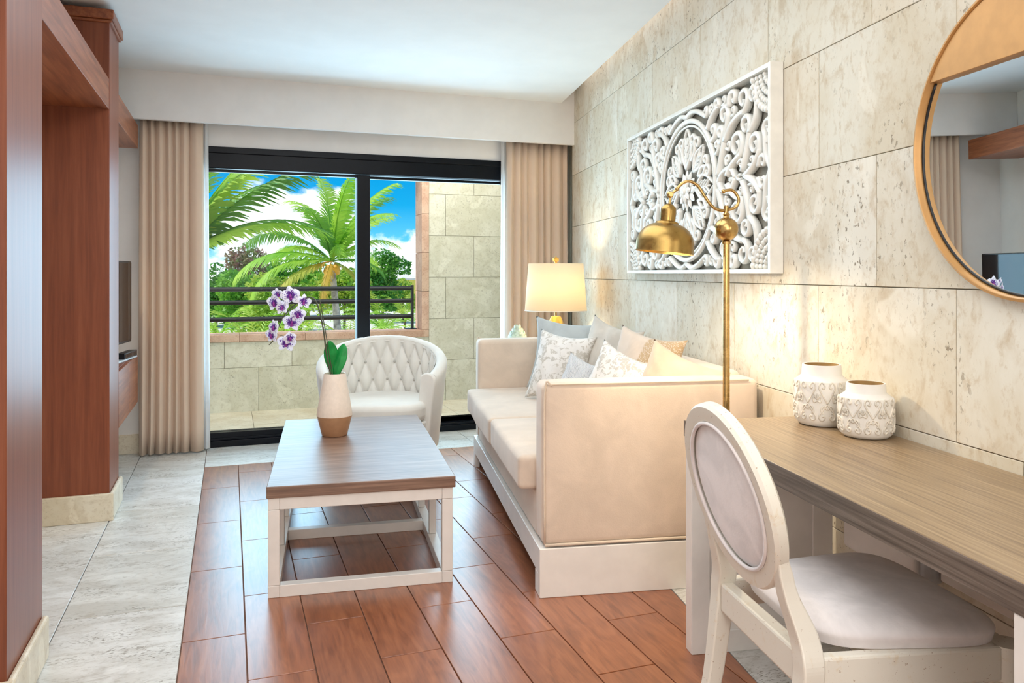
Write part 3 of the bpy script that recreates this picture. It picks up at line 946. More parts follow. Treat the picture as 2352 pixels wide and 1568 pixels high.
def pillow(name, label, q_, s, z, w, h, t, az, lean, roll, mt, seed=1):
    """az: direction the face looks, 180 = away from the wall, 270 = towards the viewer, in the wall's frame"""
    r = random.Random(seed)
    ph = [r.uniform(0, 6) for _ in range(4)]
    mb = MB()
    N = 20
    for sd in (1, -1):
        def fn(u, v, sd=sd):
            a_, b_ = 2 * u - 1, 2 * v - 1
            a_ = a_ * (1.25 - 0.25 * a_ * a_) if abs(a_) < 1 else a_
            b_ = b_ * (1.25 - 0.25 * b_ * b_) if abs(b_) < 1 else b_
            x_ = w / 2 * a_ * (1 - 0.15 * (1 - b_ * b_))
            y_ = h / 2 * b_ * (1 - 0.15 * (1 - a_ * a_))
            e = max(0.0, (1 - a_ * a_) * (1 - b_ * b_))
            th_ = t / 2 * e ** 0.42
            wr_ = 0.006 * sin(9 * a_ + 5 * b_ + ph[0]) * sin(7 * b_ + ph[1]) * min(1, e * 3) + 0.005 * sin(16 * (a_ + b_) + ph[2]) * (1 - e) * min(1, e * 6)
            return (x_, y_, sd * (th_ + wr_))
        mb.grid(fn, N, N)
    o = mb.obj(name, mt, None, smooth=180)
    bm = bmesh.new()
    bm.from_mesh(o.data)
    bmesh.ops.remove_doubles(bm, verts=bm.verts, dist=1e-5)
    bmesh.ops.recalc_face_normals(bm, faces=bm.faces)
    bm.to_mesh(o.data)
    bm.free()
    o.data.shade_smooth()
    A, L, R = radians(az), radians(lean), radians(roll)
    n_ = Vector((cos(L) * cos(A), cos(L) * sin(A), sin(L)))
    rt = Vector((-sin(A), cos(A), 0))
    upv = n_.cross(rt)
    r2 = rt * cos(R) + upv * sin(R)
    u2 = n_.cross(r2)
    m3 = Matrix((r2, u2, n_)).transposed()
    m3 = Matrix.Rotation(-TH, 3, 'Z') @ m3
    o.matrix_world = Matrix.Translation(wq(q_, s, z)) @ m3.to_4x4()
    tag(o, label, 'pillow', 'throw pillows on the sofa')
    return o


M['p_grey'] = fabric('grey_linen', (186, 192, 192), namt=0.06, mottle=9, weave=360)
M['p_sand'] = fabric('sand_linen', (208, 200, 188), namt=0.06, mottle=9, weave=360)
M['p_tan'] = fabric('tan_beaded_linen', (216, 200, 184), namt=0.05, pattern=('bead', (190, 164, 130)), bmp=0.6)
M['p_peach'] = fabric('peach_linen', (220, 194, 168), namt=0.05, mottle=9, weave=360)
M['p_damask'] = fabric('damask_white_grey', (236, 232, 226), namt=0.03, pattern=('damask', (202, 196, 186)))
M['p_knit'] = fabric('white_waffle_knit', (232, 232, 232), namt=0.03, pattern=('knit', (196, 198, 202)), bmp=0.9)
pillow('throw_pillow', 'large blue-grey linen pillow against the far arm of the sofa', 1.10, 4.58, 0.725, 0.44, 0.44, 0.15, 243, 12, -5, 'p_grey', 1)
pillow('throw_pillow', 'plain sand-grey pillow leaning on the back behind the knit one', 1.20, 4.08, 0.745, 0.42, 0.44, 0.14, 206, 16, -10, 'p_sand', 2)
pillow('throw_pillow', 'tan pillow with a beaded half leaning on the sofa back', 1.20, 3.50, 0.74, 0.41, 0.43, 0.14, 210, 16, -7, 'p_tan', 3)
pillow('throw_pillow', 'plain peach pillow behind the near arm of the sofa', 1.225, 3.155, 0.71, 0.42, 0.36, 0.13, 214, 18, -16, 'p_peach', 4)
pillow('throw_pillow', 'damask patterned pillow standing before the blue-grey pillow', 0.98, 4.22, 0.70, 0.38, 0.40, 0.13, 222, 18, -4, 'p_damask', 5)
pillow('throw_pillow', 'small white waffle-knit pillow between the two damask ones', 0.99, 3.80, 0.655, 0.30, 0.28, 0.10, 220, 22, -14, 'p_knit', 6)
pillow('throw_pillow', 'damask patterned pillow in front of the tan and peach pillows', 1.05, 3.41, 0.695, 0.37, 0.37, 0.12, 216, 20, -16, 'p_damask', 7)

# ------------------------------------------------------------------ side table, table lamp, ornament
st = thing('side_table', 'low white side table beyond the far arm of the sofa', 'side table', wq(1.08, 5.30), -TH)
MB().box(-0.30, 0.28, -0.22, 0.22, 0.55, 0.585).obj('table_top', 'white_lacquer', st, bev=0.004)
for x in (-0.28, 0.24):
    for y in (-0.20, 0.16):
        MB().box(x, x + 0.04, y, y + 0.04, 0, 0.5495).obj('leg', 'white_lacquer', st, bev=0.003)
tl = thing('table_lamp', 'table lamp with cream drum shade and faceted gold base', 'lamp', wq(1.20, 5.30, 0.586), -TH)
pr = [(0.055, 0.0), (0.115, 0.10), (0.085, 0.22), (0.035, 0.335)]
mb = MB()
rings = []
for k, (r_, z_) in enumerate(pr):
    rings.append([(r_ * cos(2 * pi * (i + 0.5 * (k % 2)) / 6), r_ * sin(2 * pi * (i + 0.5 * (k % 2)) / 6), z_) for i in range(6)])
vs = [p_ for r_ in rings for p_ in r_]
fs = [tuple(range(5, -1, -1)), tuple(18 + i for i in range(6))]
for k in range(3):
    for i in range(6):
        a_, b_, c_, d_ = k * 6 + i, k * 6 + (i + 1) % 6, (k + 1) * 6 + i, (k + 1) * 6 + (i + 1) % 6
        fs += [(a_, b_, c_), (b_, d_, c_)] if k % 2 == 0 else [(a_, b_, d_), (a_, d_, c_)]
mb.add(vs, fs).obj('base', 'gold_leaf', tl)
MB().tube([(0, 0, 0.335), (0, 0, 0.70)], 0.008, 8).obj('stem', 'brass', tl, smooth=60)
sh = MB().lathe([(0.215, 0.375), (0.190, 0.700)], 64, cap0=False, cap1=False).obj('shade', 'lamp_shade', tl, smooth=60)
so = sh.modifiers.new('thick', 'SOLIDIFY')
so.thickness = 0.002
MB().tube([(0.2145 * cos(2 * pi * i / 48), 0.2145 * sin(2 * pi * i / 48), 0.376) for i in range(48)], 0.003, 6, closed=True).obj('shade_rim', 'ceramic', tl, smooth=180)
sp = MB()
for i in range(3):
    sp.tube([(0, 0, 0.69), (0.188 * cos(2.1 * i), 0.188 * sin(2.1 * i), 0.69)], 0.002, 6)
sp.obj('shade_spider', 'brass', tl)
MB().lathe([(0.010, 0.70), (0.010, 0.713), (0.020, 0.716), (0.024, 0.736), (0.014, 0.738), (0.002, 0.752)], 8).obj('finial', 'gold_leaf', tl)
MB().ball((0, 0, 0.60), 0.026, 16).obj('bulb', 'bulb', tl, smooth=180)
pl = lamp('table_lamp_light', 'POINT', wq(1.20, 5.30, 0.586 + 0.52), (0, 0, 0), 14, (1.0, 0.78, 0.48), shadow_soft_size=0.05)

art = thing('artichoke_ornament', 'pale green ceramic artichoke on the side table beside the lamp', 'ornament', wq(0.93, 5.30, 0.586), -TH)
MB().lathe([(0.03, 0), (0.045, 0.01), (0.02, 0.03), (0.03, 0.07), (0.06, 0.10), (0.068, 0.15), (0.05, 0.21), (0.012, 0.26)], 20).obj('core', 'artichoke', art, smooth=60)
lf = MB()
lf.add([(0, 0, 0), (0.016, 0.004, 0.012), (0.015, 0.008, 0.028), (0, 0.012, 0.042), (-0.015, 0.008, 0.028), (-0.016, 0.004, 0.012), (0, 0.014, 0.022)],
       [(0, 1, 6), (1, 2, 6), (2, 3, 6), (3, 4, 6), (4, 5, 6), (5, 0, 6)])
lm = lf.mesh('scale', M['artichoke'], 180)
for k in range(8):
    z_ = 0.085 + 0.022 * k
    r_ = [0.052, 0.062, 0.066, 0.064, 0.058, 0.048, 0.034, 0.018][k]
    nn = [11, 12, 12, 12, 11, 9, 7, 5][k]
    for i in range(nn):
        a_ = 2 * pi * (i + 0.5 * (k % 2)) / nn
        link('scale', lm, art, (r_ * cos(a_), r_ * sin(a_), z_), (0.25, 0, a_ - pi / 2))

# ------------------------------------------------------------------ coffee table
CT = radians(19.8 - 13.2)
ct = thing('coffee_table', 'low coffee table with brown veneer top on a white box frame', 'coffee table', (0.134, 3.075, 0), -CT)
TW, TL, TH_ = 0.70, 1.36, 0.375
MB().box(-0.005, TW + 0.010, -0.008, TL + 0.008, TH_, TH_ + 0.045).obj('table_top', 'table_top', ct, bev=0.003)
pw = 0.042
for x in (0, TW - pw):
    for y in (0, TL / 3, 2 * TL / 3 - pw, TL - pw):
        w_ = pw if y in (0, TL - pw) else 0.030
        dx = 0.006 if w_ < pw else 0
        MB().box(x + dx, x + dx + w_, y, y + w_, 0.046, TH_ - 0.046).obj('leg' if w_ == pw else 'post', 'white_lacquer', ct, bev=0.002)
    MB().box(x, x + pw, 0, TL, 0.0, 0.045).obj('side_rail', 'white_lacquer', ct, bev=0.002)
    MB().box(x, x + pw, 0, TL, TH_ - 0.045, TH_ - 0.0005).obj('side_rail', 'white_lacquer', ct, bev=0.002)
for y in (0, TL - pw):
    MB().box(pw + 0.0005, TW - pw - 0.0005, y, y + pw, 0.0, 0.045).obj('cross_rail', 'white_lacquer', ct, bev=0.002)
    MB().box(pw + 0.0005, TW - pw - 0.0005, y, y + pw, TH_ - 0.045, TH_ - 0.0005).obj('cross_rail', 'white_lacquer', ct, bev=0.002)
MB().box(pw + 0.0005, TW - pw - 0.0005, TL / 2 - 0.03, TL / 2 + 0.012, 0.0, 0.045).obj('cross_rail', 'white_lacquer', ct, bev=0.002)

# ------------------------------------------------------------------ vase and orchid
VX, VY, VZ = 0.487, 3.94, TH_ + 0.0455
vase = thing('vase', 'white tapered vase with a rose-gold lower half on the coffee table', 'vase', (VX, VY, VZ))
MB().lathe([(0.058, 0.0), (0.062, 0.003), (0.084, 0.092), (0.086, 0.098)], 48, cap1=False).obj('gold_base', 'gold_paint', vase, smooth=40)
MB().lathe([(0.0862, 0.098), (0.0868, 0.103), (0.076, 0.170), (0.061, 0.255), (0.054, 0.302), (0.053, 0.306), (0.050, 0.305), (0.048, 0.28), (0.050, 0.26)], 48, cap0=False, cap1=False).obj('vase_body', 'vase_top', vase, smooth=40)
MB().lathe([(0.001, 0.275), (0.048, 0.275)], 24, cap0=False, cap1=False).obj('moss', 'pot_soil', vase)

orch = thing('orchid', 'orchid with violet-blotched white flowers and two broad leaves in the vase', 'orchid', (VX, VY, VZ + 0.28))
# in the viewer's plane: right vector and depth vector
RV = Vector((cos(PSI), -sin(PSI), 0))
FV = Vector((sin(PSI), cos(PSI), 0))
PXM = 3.93 / 1800


def vp(u, v_, d=0.0):
    """offset from the orchid's foot of a point seen u px right / v px up of the vase mouth"""
    return RV * (u * PXM) + FV * d + Vector((0, 0, v_ * PXM))


stem = catmull([vp(-2, -6, -0.030), vp(-14, 55, -0.035), vp(-22, 110, -0.03), vp(-33, 160, -0.03), (vp(-46, 182, -0.03)), vp(-70, 178, -0.03), vp(-95, 158, -0.04), vp(-112, 136, -0.05), vp(-122, 112, -0.05), vp(-128, 92, -0.05), vp(-140, 78, -0.06)], 6)
MB().tube(stem, [0.0042 - 0.0022 * i / len(stem) for i in range(len(stem))], 8).obj('stem', 'orchid_stem', orch, smooth=180)
MB().tube(catmull([vp(1, -6, -0.026), vp(-10, 60, -0.028), vp(-22, 120, -0.01), vp(-34, 178, 0.0)], 6), 0.0022, 6).obj('support_stick', 'orchid_stem', orch, smooth=180)


def leaf_mesh(L, Wd, bend, fold, name):
    def fn(u, v_):
        wv = Wd * (sin(pi * min(1, v_ * 0.94 + 0.06)) ** 0.7) * (0.55 + 0.6 * v_)
        a_ = 2 * u - 1
        return (a_ * wv, bend * v_ * v_ * L - fold * abs(a_) * wv * -1, L * v_ * (1 - 0.10 * bend * v_))
    o = MB().grid(fn, 8, 16)
    return o.mesh(name, M['orchid_leaf'], 180)


lo = link('leaf', leaf_mesh(0.175, 0.040, 0.25, 0.35, 'leaf'), orch, tuple(vp(2, 0)), (0.05, 0.16, -PSI - 0.3))
lo2 = link('leaf', leaf_mesh(0.182, 0.041, -0.10, 0.25, 'leaf'), orch, tuple(vp(-2, 4, 0.02)), (0.05, -0.17, -PSI + 0.4))
for o_ in (lo, lo2):
    o_.modifiers.new('thick', 'SOLIDIFY').thickness = 0.002


def petal_mesh(L, Wd, name):
    def fn(u, v_):
        a_ = 2 * u - 1
        wv = Wd * (sin(pi * (0.08 + 0.90 * v_)) ** 0.75)
        return (a_ * wv, 0.003 + L * v_, 0.006 * sin(v_ * 3) - 0.25 * wv * a_ * a_ + 0.004 * v_)
    return MB().grid(fn, 6, 8).mesh(name, M['petal'], 180)


PB, PS_ = petal_mesh(0.040, 0.022, 'petal'), petal_mesh(0.040, 0.014, 'sepal')
lipm = MB().ball((0, -0.004, 0.007), 0.007, 10, (0.8, 1.2, 1)).ball((0, -0.014, 0.008), 0.006, 8, (1.3, 1, 0.5)).ball((0, 0.004, 0.006), 0.004, 8).mesh('flower', M['lip'], 180)
fl = [(-90, 192, 0.1, 0.0, 1.15), (-128, 176, -0.4, 0.2, 1.05), (-66, 178, 0.5, -0.2, 0.9), (-108, 165, -0.2, -0.3, 0.85), (-76, 150, 0.2, 0.1, 0.95), (-92, 132, 0.3, -0.1, 1.1), (-126, 122, -0.6, 0.0, 0.9), (-134, 104, -0.5, 0.2, 0.95), (-104, 86, 0.2, -0.1, 1.1), (-92, 98, 0.5, 0.2, 0.8), (-120, 196, -0.2, 0.5, 0.8)]
for k, (u, v_, yaw, pit, sc) in enumerate(fl):
    d = -0.055 + 0.02 * (k % 3 - 1)
    fo = link('flower', lipm, orch, tuple(vp(u, v_ - 4, d)), (pi / 2 + pit, 0.15 * (k % 3 - 1), -PSI + yaw), (sc, sc, sc))
    for a_ in (95, -95):
        link('petal', PB, fo, (0, 0, 0), (0, 0, radians(a_ * 0.82)))
    for a_ in (0, 140, -140):
        link('sepal', PS_, fo, (0, 0, -0.001), (0, 0, radians(a_)))
    near = min(stem, key=lambda s_: (s_ - vp(u, v_ - 4, d)).length)
    MB().tube([near, vp(u, v_ - 4, d) + FV * 0.004], 0.0014, 5).obj('flower_stalk', 'orchid_stem', orch)

# ------------------------------------------------------------------ tufted armchair
ac = thing('armchair', 'off-white button-tufted tub armchair in front of the sliding door', 'armchair', (0.90, 4.90, 0), radians(-16))
RO = 0.385
A0, A1 = radians(-32), radians(212)      # from the front right round the back to the front left


def rim(a_):
    """height of the upper edge: high behind, sweeping down to the front"""
    c = (1 + sin(a_)) / 2
    return 0.50 + 0.285 * max(0.0, c) ** 0.75


def shell_xy(a_, r_):
    x_, y_ = r_ * cos(a_), r_ * 0.98 * sin(a_)
    return x_, y_


NB = 15


def inner(u, v_):
    a_ = A0 + (A1 - A0) * u
    zt = rim(a_)
    z_ = 0.38 + (zt - 0.38) * v_
    aa = u * NB
    bb = (z_ - 0.40) / 0.115
    p_, q_ = aa + bb * 0.5, aa - bb * 0.5
    bul = (abs(sin(pi * p_)) * abs(sin(pi * q_))) ** 0.40
    fade = min(1, max(0, (zt - z_) / 0.06))
    bul = bul * fade + 0.8 * (1 - fade)
    r_ = RO - 0.046 + 0.022 * v_ - 0.036 * bul
    x_, y_ = shell_xy(a_, r_)
    return (x_, y_, z_)


mb = MB()
NU, NV = 240, 48
mb.grid(inner, NU, NV)
inn = mb.obj('tufted_back', 'chair_linen', ac, smooth=180)


def outer(u, v_):
    a_ = A0 + (A1 - A0) * u
    zt = rim(a_)
    t = v_
    if t < 0.72:
        k = t / 0.72
        x_, y_ = shell_xy(a_, RO - 0.035 + 0.055 * k)
        return (x_, y_, 0.15 + (zt - 0.02 - 0.15) * k)
    k = (t - 0.72) / 0.28
    ang = k * pi
    rr = 0.036
    x_, y_ = shell_xy(a_, RO + 0.02 - rr + rr * cos(ang))
    pl_ = 0.004 * abs(sin(pi * u * NB)) ** 0.3
    return (x_, y_, zt - 0.02 + 0.034 * sin(ang) + pl_ * sin(ang))


MB().grid(outer, 110, 28).obj('outer_shell', 'chair_linen', ac, smooth=180)
for a_, nm in ((A0, 1), (A1, -1)):
    pts = []
    for k in range(9):
        z_ = 0.15 + (rim(a_) - 0.02 - 0.15) * k / 8
        pts.append((RO - 0.030 + 0.055 * k / 8, z_))
    for k in range(1, 8):
        ang = pi * k / 8
        pts.append((RO + 0.025 - 0.055 + 0.055 * cos(ang), rim(a_) - 0.02 + 0.040 * sin(ang)))
    pts += [(RO - 0.08, rim(a_) - 0.02), (RO - 0.10, 0.38), (RO - 0.10, 0.15)]
    d = Vector((-sin(a_), cos(a_))) * (-0.03 * nm)
    vs = []
    for off in (0.0, 1.0):
        for r_, z_ in pts:
            x_, y_ = shell_xy(a_, r_)
            vs.append((x_ + d.x * off, y_ + d.y * off, z_))
    n = len(pts)
    MB().add(vs, [tuple(range(n)), tuple(range(2 * n - 1, n - 1, -1))] + [(i, (i + 1) % n, (i + 1) % n + n, i + n) for i in range(n)]).obj('arm_front', 'chair_linen', ac, bev=0.010, seg=4)
seatp = []
for k in range(40):
    a_ = 2 * pi * k / 40
    r_ = RO - 0.085
    x_, y_ = r_ * cos(a_), r_ * sin(a_)
    if y_ < 0:
        x_ = (abs(cos(a_)) ** 0.55) * (1 if cos(a_) > 0 else -1) * (r_ - 0.005)
        y_ = -(abs(sin(a_)) ** 0.55) * (r_ + 0.06)
    seatp.append((x_, y_))
MB().prism(seatp, 0.16, 0.33).obj('seat_base', 'chair_linen', ac, bev=0.012, seg=4)
MB().prism([(x_ * 0.985, y_ * 0.995) for x_, y_ in seatp], 0.332, 0.445).obj('seat_cushion', 'chair_linen', ac, bev=0.035, seg=5)
bmsh = MB().ball((0, 0, 0), 0.010, 10).mesh('button', M['button'], 180)
for i in range(0, 2 * NB + 1):
    for j in range(0, 6):
        if (i + j) % 2:
            continue
        u = i / 2 / NB
        z_ = 0.40 + 0.115 * j
        a_ = A0 + (A1 - A0) * u
        if not (0.02 < u < 0.98) or z_ > rim(a_) - 0.05 or z_ < 0.44:
            continue
        v_ = (z_ - 0.38) / (rim(a_) - 0.38)
        x_, y_ = shell_xy(a_, RO - 0.050 + 0.022 * v_ - 0.004)
        link('button', bmsh, ac, (x_, y_, z_))
for x_, y_ in ((0.20, -0.27), (-0.20, -0.27), (0.22, 0.22), (-0.22, 0.22)):
    MB().lathe([(0.018, 0.0), (0.03, 0.165)], 4, (x_, y_, 0)).obj('leg', 'white_lacquer', ac)

# ------------------------------------------------------------------ desk
DQ, DS0, DS1, DZ = 0.982, 1.00, 2.436, 0.74
desk = thing('desk', 'grey-brown laminate desk on white panel legs against the stone wall', 'desk', wq(DQ, DS0), -TH)
DL, DD = DS1 - DS0, QW - 0.008 - DQ
MB().box(0, DD, 0, DL, DZ - 0.052, DZ).obj('desk_top', 'desk_top', desk, bev=0.002)
MB().box(-0.0015, -0.0002, 0, DL, DZ - 0.052, DZ - 0.001).obj('edge_band', 'desk_edge', desk)
MB().box(0.0, DD, DL + 0.0002, DL + 0.0015, DZ - 0.052, DZ - 0.001).obj('edge_band', 'desk_edge', desk)
lg = MB().box(0.0, DD - 0.03, DL - 0.055, DL - 0.012, 0.0, DZ - 0.0525)
lo = lg.obj('panel_leg', 'white_lacquer', desk, bev=0.002)
fr = MB()
fr.box(0.0, 0.062, DL - 0.063, DL - 0.0555, 0, DZ - 0.0525).box(DD - 0.10, DD - 0.03, DL - 0.063, DL - 0.0555, 0, DZ - 0.0525)
fr.box(0.062, DD - 0.10, DL - 0.063, DL - 0.0555, 0, 0.07).box(0.062, DD - 0.10, DL - 0.063, DL - 0.0555, DZ - 0.12, DZ - 0.0525)
fr.obj('panel_moulding', 'white_lacquer', lo, bev=0.002)
MB().box(0.0, DD - 0.03, 0.02, 0.085, 0.0, DZ - 0.0525).obj('panel_leg', 'white_lacquer', desk, bev=0.003)

cb = thing('cable_box', 'white rounded box on the stone wall under the desk', 'box', wq(QW - 0.008, 1.93, 0.44), -TH)
MB().box(-0.06, 0, 0.0, 0.34, -0.08, 0.14).obj('box_body', 'white_lacquer', cb, bev=0.012, seg=3)
MB().box(-0.055, 0, -0.05, -0.001, -0.06, 0.12).obj('box_cap', 'grey_plastic', cb, bev=0.02, seg=3)
cd = MB().box(-0.03, 0, -0.75, 0, 0, 0.05).obj('wall_conduit', 'white_lacquer', None, bev=0.004)
cd.location = wq(QW - 0.008, 1.87, 0.40)
cd.rotation_euler = (0, 0, -TH)
tag(cd, 'white cable duct running along the stone wall under the desk', 'cable duct')


# ------------------------------------------------------------------ jars with raised filigree
def jar(label, q_, s, R, Ht, seed):
    t = thing('jar', label, 'jar', wq(q_, s, DZ + 0.0005), 0.0, 'white filigree jars on the desk')
    k = Ht
    prof = [(R * 0.62, 0), (R * 0.80, k * 0.012), (R * 0.93, k * 0.07), (R * 0.985, k * 0.16), (R * 0.985, k * 0.66), (R * 0.95, k * 0.74), (R * 0.76, k * 0.81), (R * 0.72, k * 0.835),
            (R * 0.70, k * 0.98), (R * 0.685, k), (R * 0.63, k * 0.998)]
    MB().lathe(prof, 48, cap1=False).obj('jar_body', 'ceramic', t, smooth=35)
    MB().lathe([(R * 0.63, k * 0.998), (R * 0.63, k * 0.62), (0.001, k * 0.60)], 40, cap0=False, cap1=False).obj('jar_inside', 'jar_inside', t, smooth=60)
    n = 9
    hw = pi / n

    def strokes():
        out = []
        # heart made of two scrolls, upright above and upside down below
        def half(sg, z0, hh, inv):
            pts = []
            path = [(0.0, 0.0), (0.28, 0.22), (0.62, 0.50), (0.86, 0.76), (0.70, 0.97), (0.40, 0.95), (0.26, 0.80), (0.40, 0.70), (0.52, 0.78)]
            for x_, y_ in path:
                yy = (1 - y_) if inv else y_
                pts.append((sg * x_ * hw * 0.95, z0 + yy * hh))
            return pts
        for sg in (-1, 1):
            out.append(half(sg, 0.40, 0.34, False))
            out.append(half(sg, 0.12, 0.27, True))
            out.append([(sg * hw * 0.06, 0.30), (sg * hw * 0.30, 0.36), (sg * hw * 0.55, 0.33), (sg * hw * 0.6, 0.26), (sg * hw * 0.4, 0.24)])
            out.append([(hw + sg * hw * 0.05, 0.44), (hw + sg * hw * 0.34, 0.42), (hw + sg * hw * 0.40, 0.49), (hw + sg * hw * 0.22, 0.52)])
        out.append([(hw, 0.46), (hw, 0.56)])
        out.append([(hw - 0.1 * hw, 0.47), (hw - 0.3 * hw, 0.55)])
        out.append([(hw + 0.1 * hw, 0.47), (hw + 0.3 * hw, 0.55)])
        return out

    def rad(zf):
        for (r0, z0), (r1, z1) in zip(prof, prof[1:]):
            if z0 <= zf * k <= z1:
                return r0 + (r1 - r0) * (zf * k - z0) / max(1e-6, z1 - z0)
        return R * 0.98
    for i in range(n):
        mb_ = MB()
        for st_ in strokes():
            P = []
            for x_, zf in st_:
                a_ = 2 * hw * i + x_
                rr = rad(zf) + 0.0008
                P.append((rr * cos(a_), rr * sin(a_), zf * k))
            P = catmull(P, 4)
            mb_.tube(P, 0.0026, 5)
        mb_.obj('filigree', 'jar_relief', t, smooth=180)
    return t


jar('taller white filigree jar on the desk, nearer the sofa', 1.388, 2.30, 0.084, 0.190, 1)
jar('shorter white filigree jar on the desk in front of the taller one', 1.412, 2.105, 0.077, 0.157, 2)

# ------------------------------------------------------------------ brass floor lamp
FL = wq(1.227, 2.65)
fl_ = thing('floor_lamp', 'brass floor lamp with ball joint, scrolled arm and bell shade by the sofa', 'lamp', FL)
MB().lathe([(0.13, 0.0), (0.132, 0.008), (0.125, 0.016), (0.05, 0.026), (0.02, 0.04)], 40).obj('base', 'brass', fl_, smooth=40)
MB().tube([(0, 0, 0.03), (0, 0, 1.335)], 0.0125, 16).obj('pole', 'brass', fl_, smooth=60)
MB().lathe([(0.016, 1.325), (0.0165, 1.333), (0.012, 1.336)], 20).obj('collar', 'brass', fl_, smooth=40)
MB().ball((0, 0, 1.378), 0.043, 32).obj('ball', 'brass', fl_, smooth=180)
MB().lathe([(0.012, 1.418), (0.010, 1.424), (0.013, 1.430), (0.008, 1.437), (0.0095, 1.455), (0.008, 1.462)], 20).obj('neck', 'brass', fl_, smooth=40)
LR = Vector((cos(PSI), -sin(PSI), 0))
PM = 2.817 / 1800


def lp(u, v_):     # offset from pole top, in viewer's px
    return LR * ((u - 1668) * PM) + Vector((0, 0, HC - (v_ - 627) * PM))


arm = catmull([lp(1663, 438), lp(1682, 437), lp(1696, 455), lp(1692, 473), lp(1676, 481), lp(1655, 483), lp(1636, 474), lp(1618, 450), lp(1602, 426), lp(1583, 416), lp(1566, 422), lp(1553, 436)], 7)
MB().tube(arm, 0.0055, 10).obj('scroll_arm', 'brass', fl_, smooth=180)
MB().ball(lp(1662, 439), 0.008, 10).ball(lp(1555, 434), 0.008, 10).obj('arm_finial', 'brass', fl_, smooth=180)
joint = MB().ball(lp(1539, 447), 0.013, 14)
joint.tube([lp(1553, 436), lp(1541, 446)], 0.005, 8)
joint.tube([lp(1539, 447) - FV * 0.018, lp(1539, 447) + FV * 0.018], 0.008, 12)
joint.tube([lp(1539, 447), lp(1538, 468)], 0.005, 8)
joint.obj('swivel_joint', 'brass', fl_, smooth=60)
shp = lp(1537, 468)
tilt = radians(6)
shade_e = MB()
shade_e.lathe([(0.010, 0.0), (0.016, -0.004), (0.026, -0.014), (0.028, -0.024), (0.028, -0.062), (0.040, -0.066), (0.042, -0.072), (0.060, -0.078), (0.080, -0.092), (0.096, -0.115), (0.103, -0.140), (0.105, -0.172), (0.106, -0.176),
               (0.103, -0.176), (0.101, -0.140), (0.094, -0.117), (0.078, -0.096), (0.03, -0.082), (0.001, -0.080)], 56, cap0=True, cap1=False)
sho = shade_e.obj('shade', 'brass_aged', fl_, smooth=35, loc=shp)
sho.rotation_euler = (0, tilt, -PSI)
bl = MB().ball((0, 0, -0.125), 0.024, 16).obj('bulb', 'bulb', sho, smooth=180)
spt = lamp('floor_lamp_light', 'SPOT', FL + shp + Vector((0, 0, -0.155)), (0, 0, 0), 19, (1.0, 0.81, 0.54), spot_size=radians(150), spot_blend=0.5, shadow_soft_size=0.03)
spt.rotation_euler = Vector((0.62, -0.16, -1.0)).to_track_quat('-Z', 'Y').to_euler()

# ------------------------------------------------------------------ dining chair with oval back
CH = thing('dining_chair', 'distressed cream dining chair with oval upholstered back at the desk', 'chair', wq(0.87, 1.695), -TH)
# local x towards the wall (forward), y along the wall (away from the viewer), back at x = 0


def bx(z_):                      # lean of the back
    return -0.245 * max(0.0, z_ - 0.43)


HWB, CZ, HA, HB = 0.2, 0.715, 0.218, 0.212      # ellipse centre and half axes of the medallion
TA = atan2(0.245, 1.0)


def med(a_, ra, off=0.0):
    """a point on the oval, ra = scale offset outwards, off = along the back's normal"""
    y_ = (HA + ra) * cos(a_)
    zl = (HB + ra) * sin(a_)
    return Vector((bx(CZ) - sin(TA) * zl + cos(TA) * off, y_, CZ + cos(TA) * zl + sin(TA) * off))


ring = MB()
NP = 72
sec = [(-0.040, -0.016), (-0.040, 0.010), (-0.030, 0.018), (-0.012, 0.018), (0.0, 0.010), (0.0, -0.010), (-0.006, -0.018), (-0.028, -0.018)]
ns = len(sec)
ring.add([med(2 * pi * i / NP, r_, o_) for i in range(NP) for r_, o_ in sec],
         [(i * ns + j, i * ns + (j + 1) % ns, ((i + 1) % NP) * ns + (j + 1) % ns, ((i + 1) % NP) * ns + j) for i in range(NP) for j in range(ns)])
ro = ring.obj('oval_frame', 'distressed', CH, smooth=35)
for sd in (-1, 1):
    MB().tube([med(2 * pi * i / NP, -0.045, sd * 0.017) for i in range(NP)], 0.0048, 6, closed=True).obj('bead_moulding', 'distressed' if sd > 0 else 'chair_suede', ro, smooth=180)


def pad(side):
    def fn(u, v_):
        a_ = 2 * pi * u
        r_ = v_
        y_ = (HA - 0.046) * cos(a_) * r_
        zl = (HB - 0.046) * sin(a_) * r_
        off = side * (0.008 + 0.012 * sqrt(max(0, 1 - r_ * r_)))
        return (bx(CZ) - sin(TA) * zl + cos(TA) * off, y_, CZ + cos(TA) * zl + sin(TA) * off)
    return fn


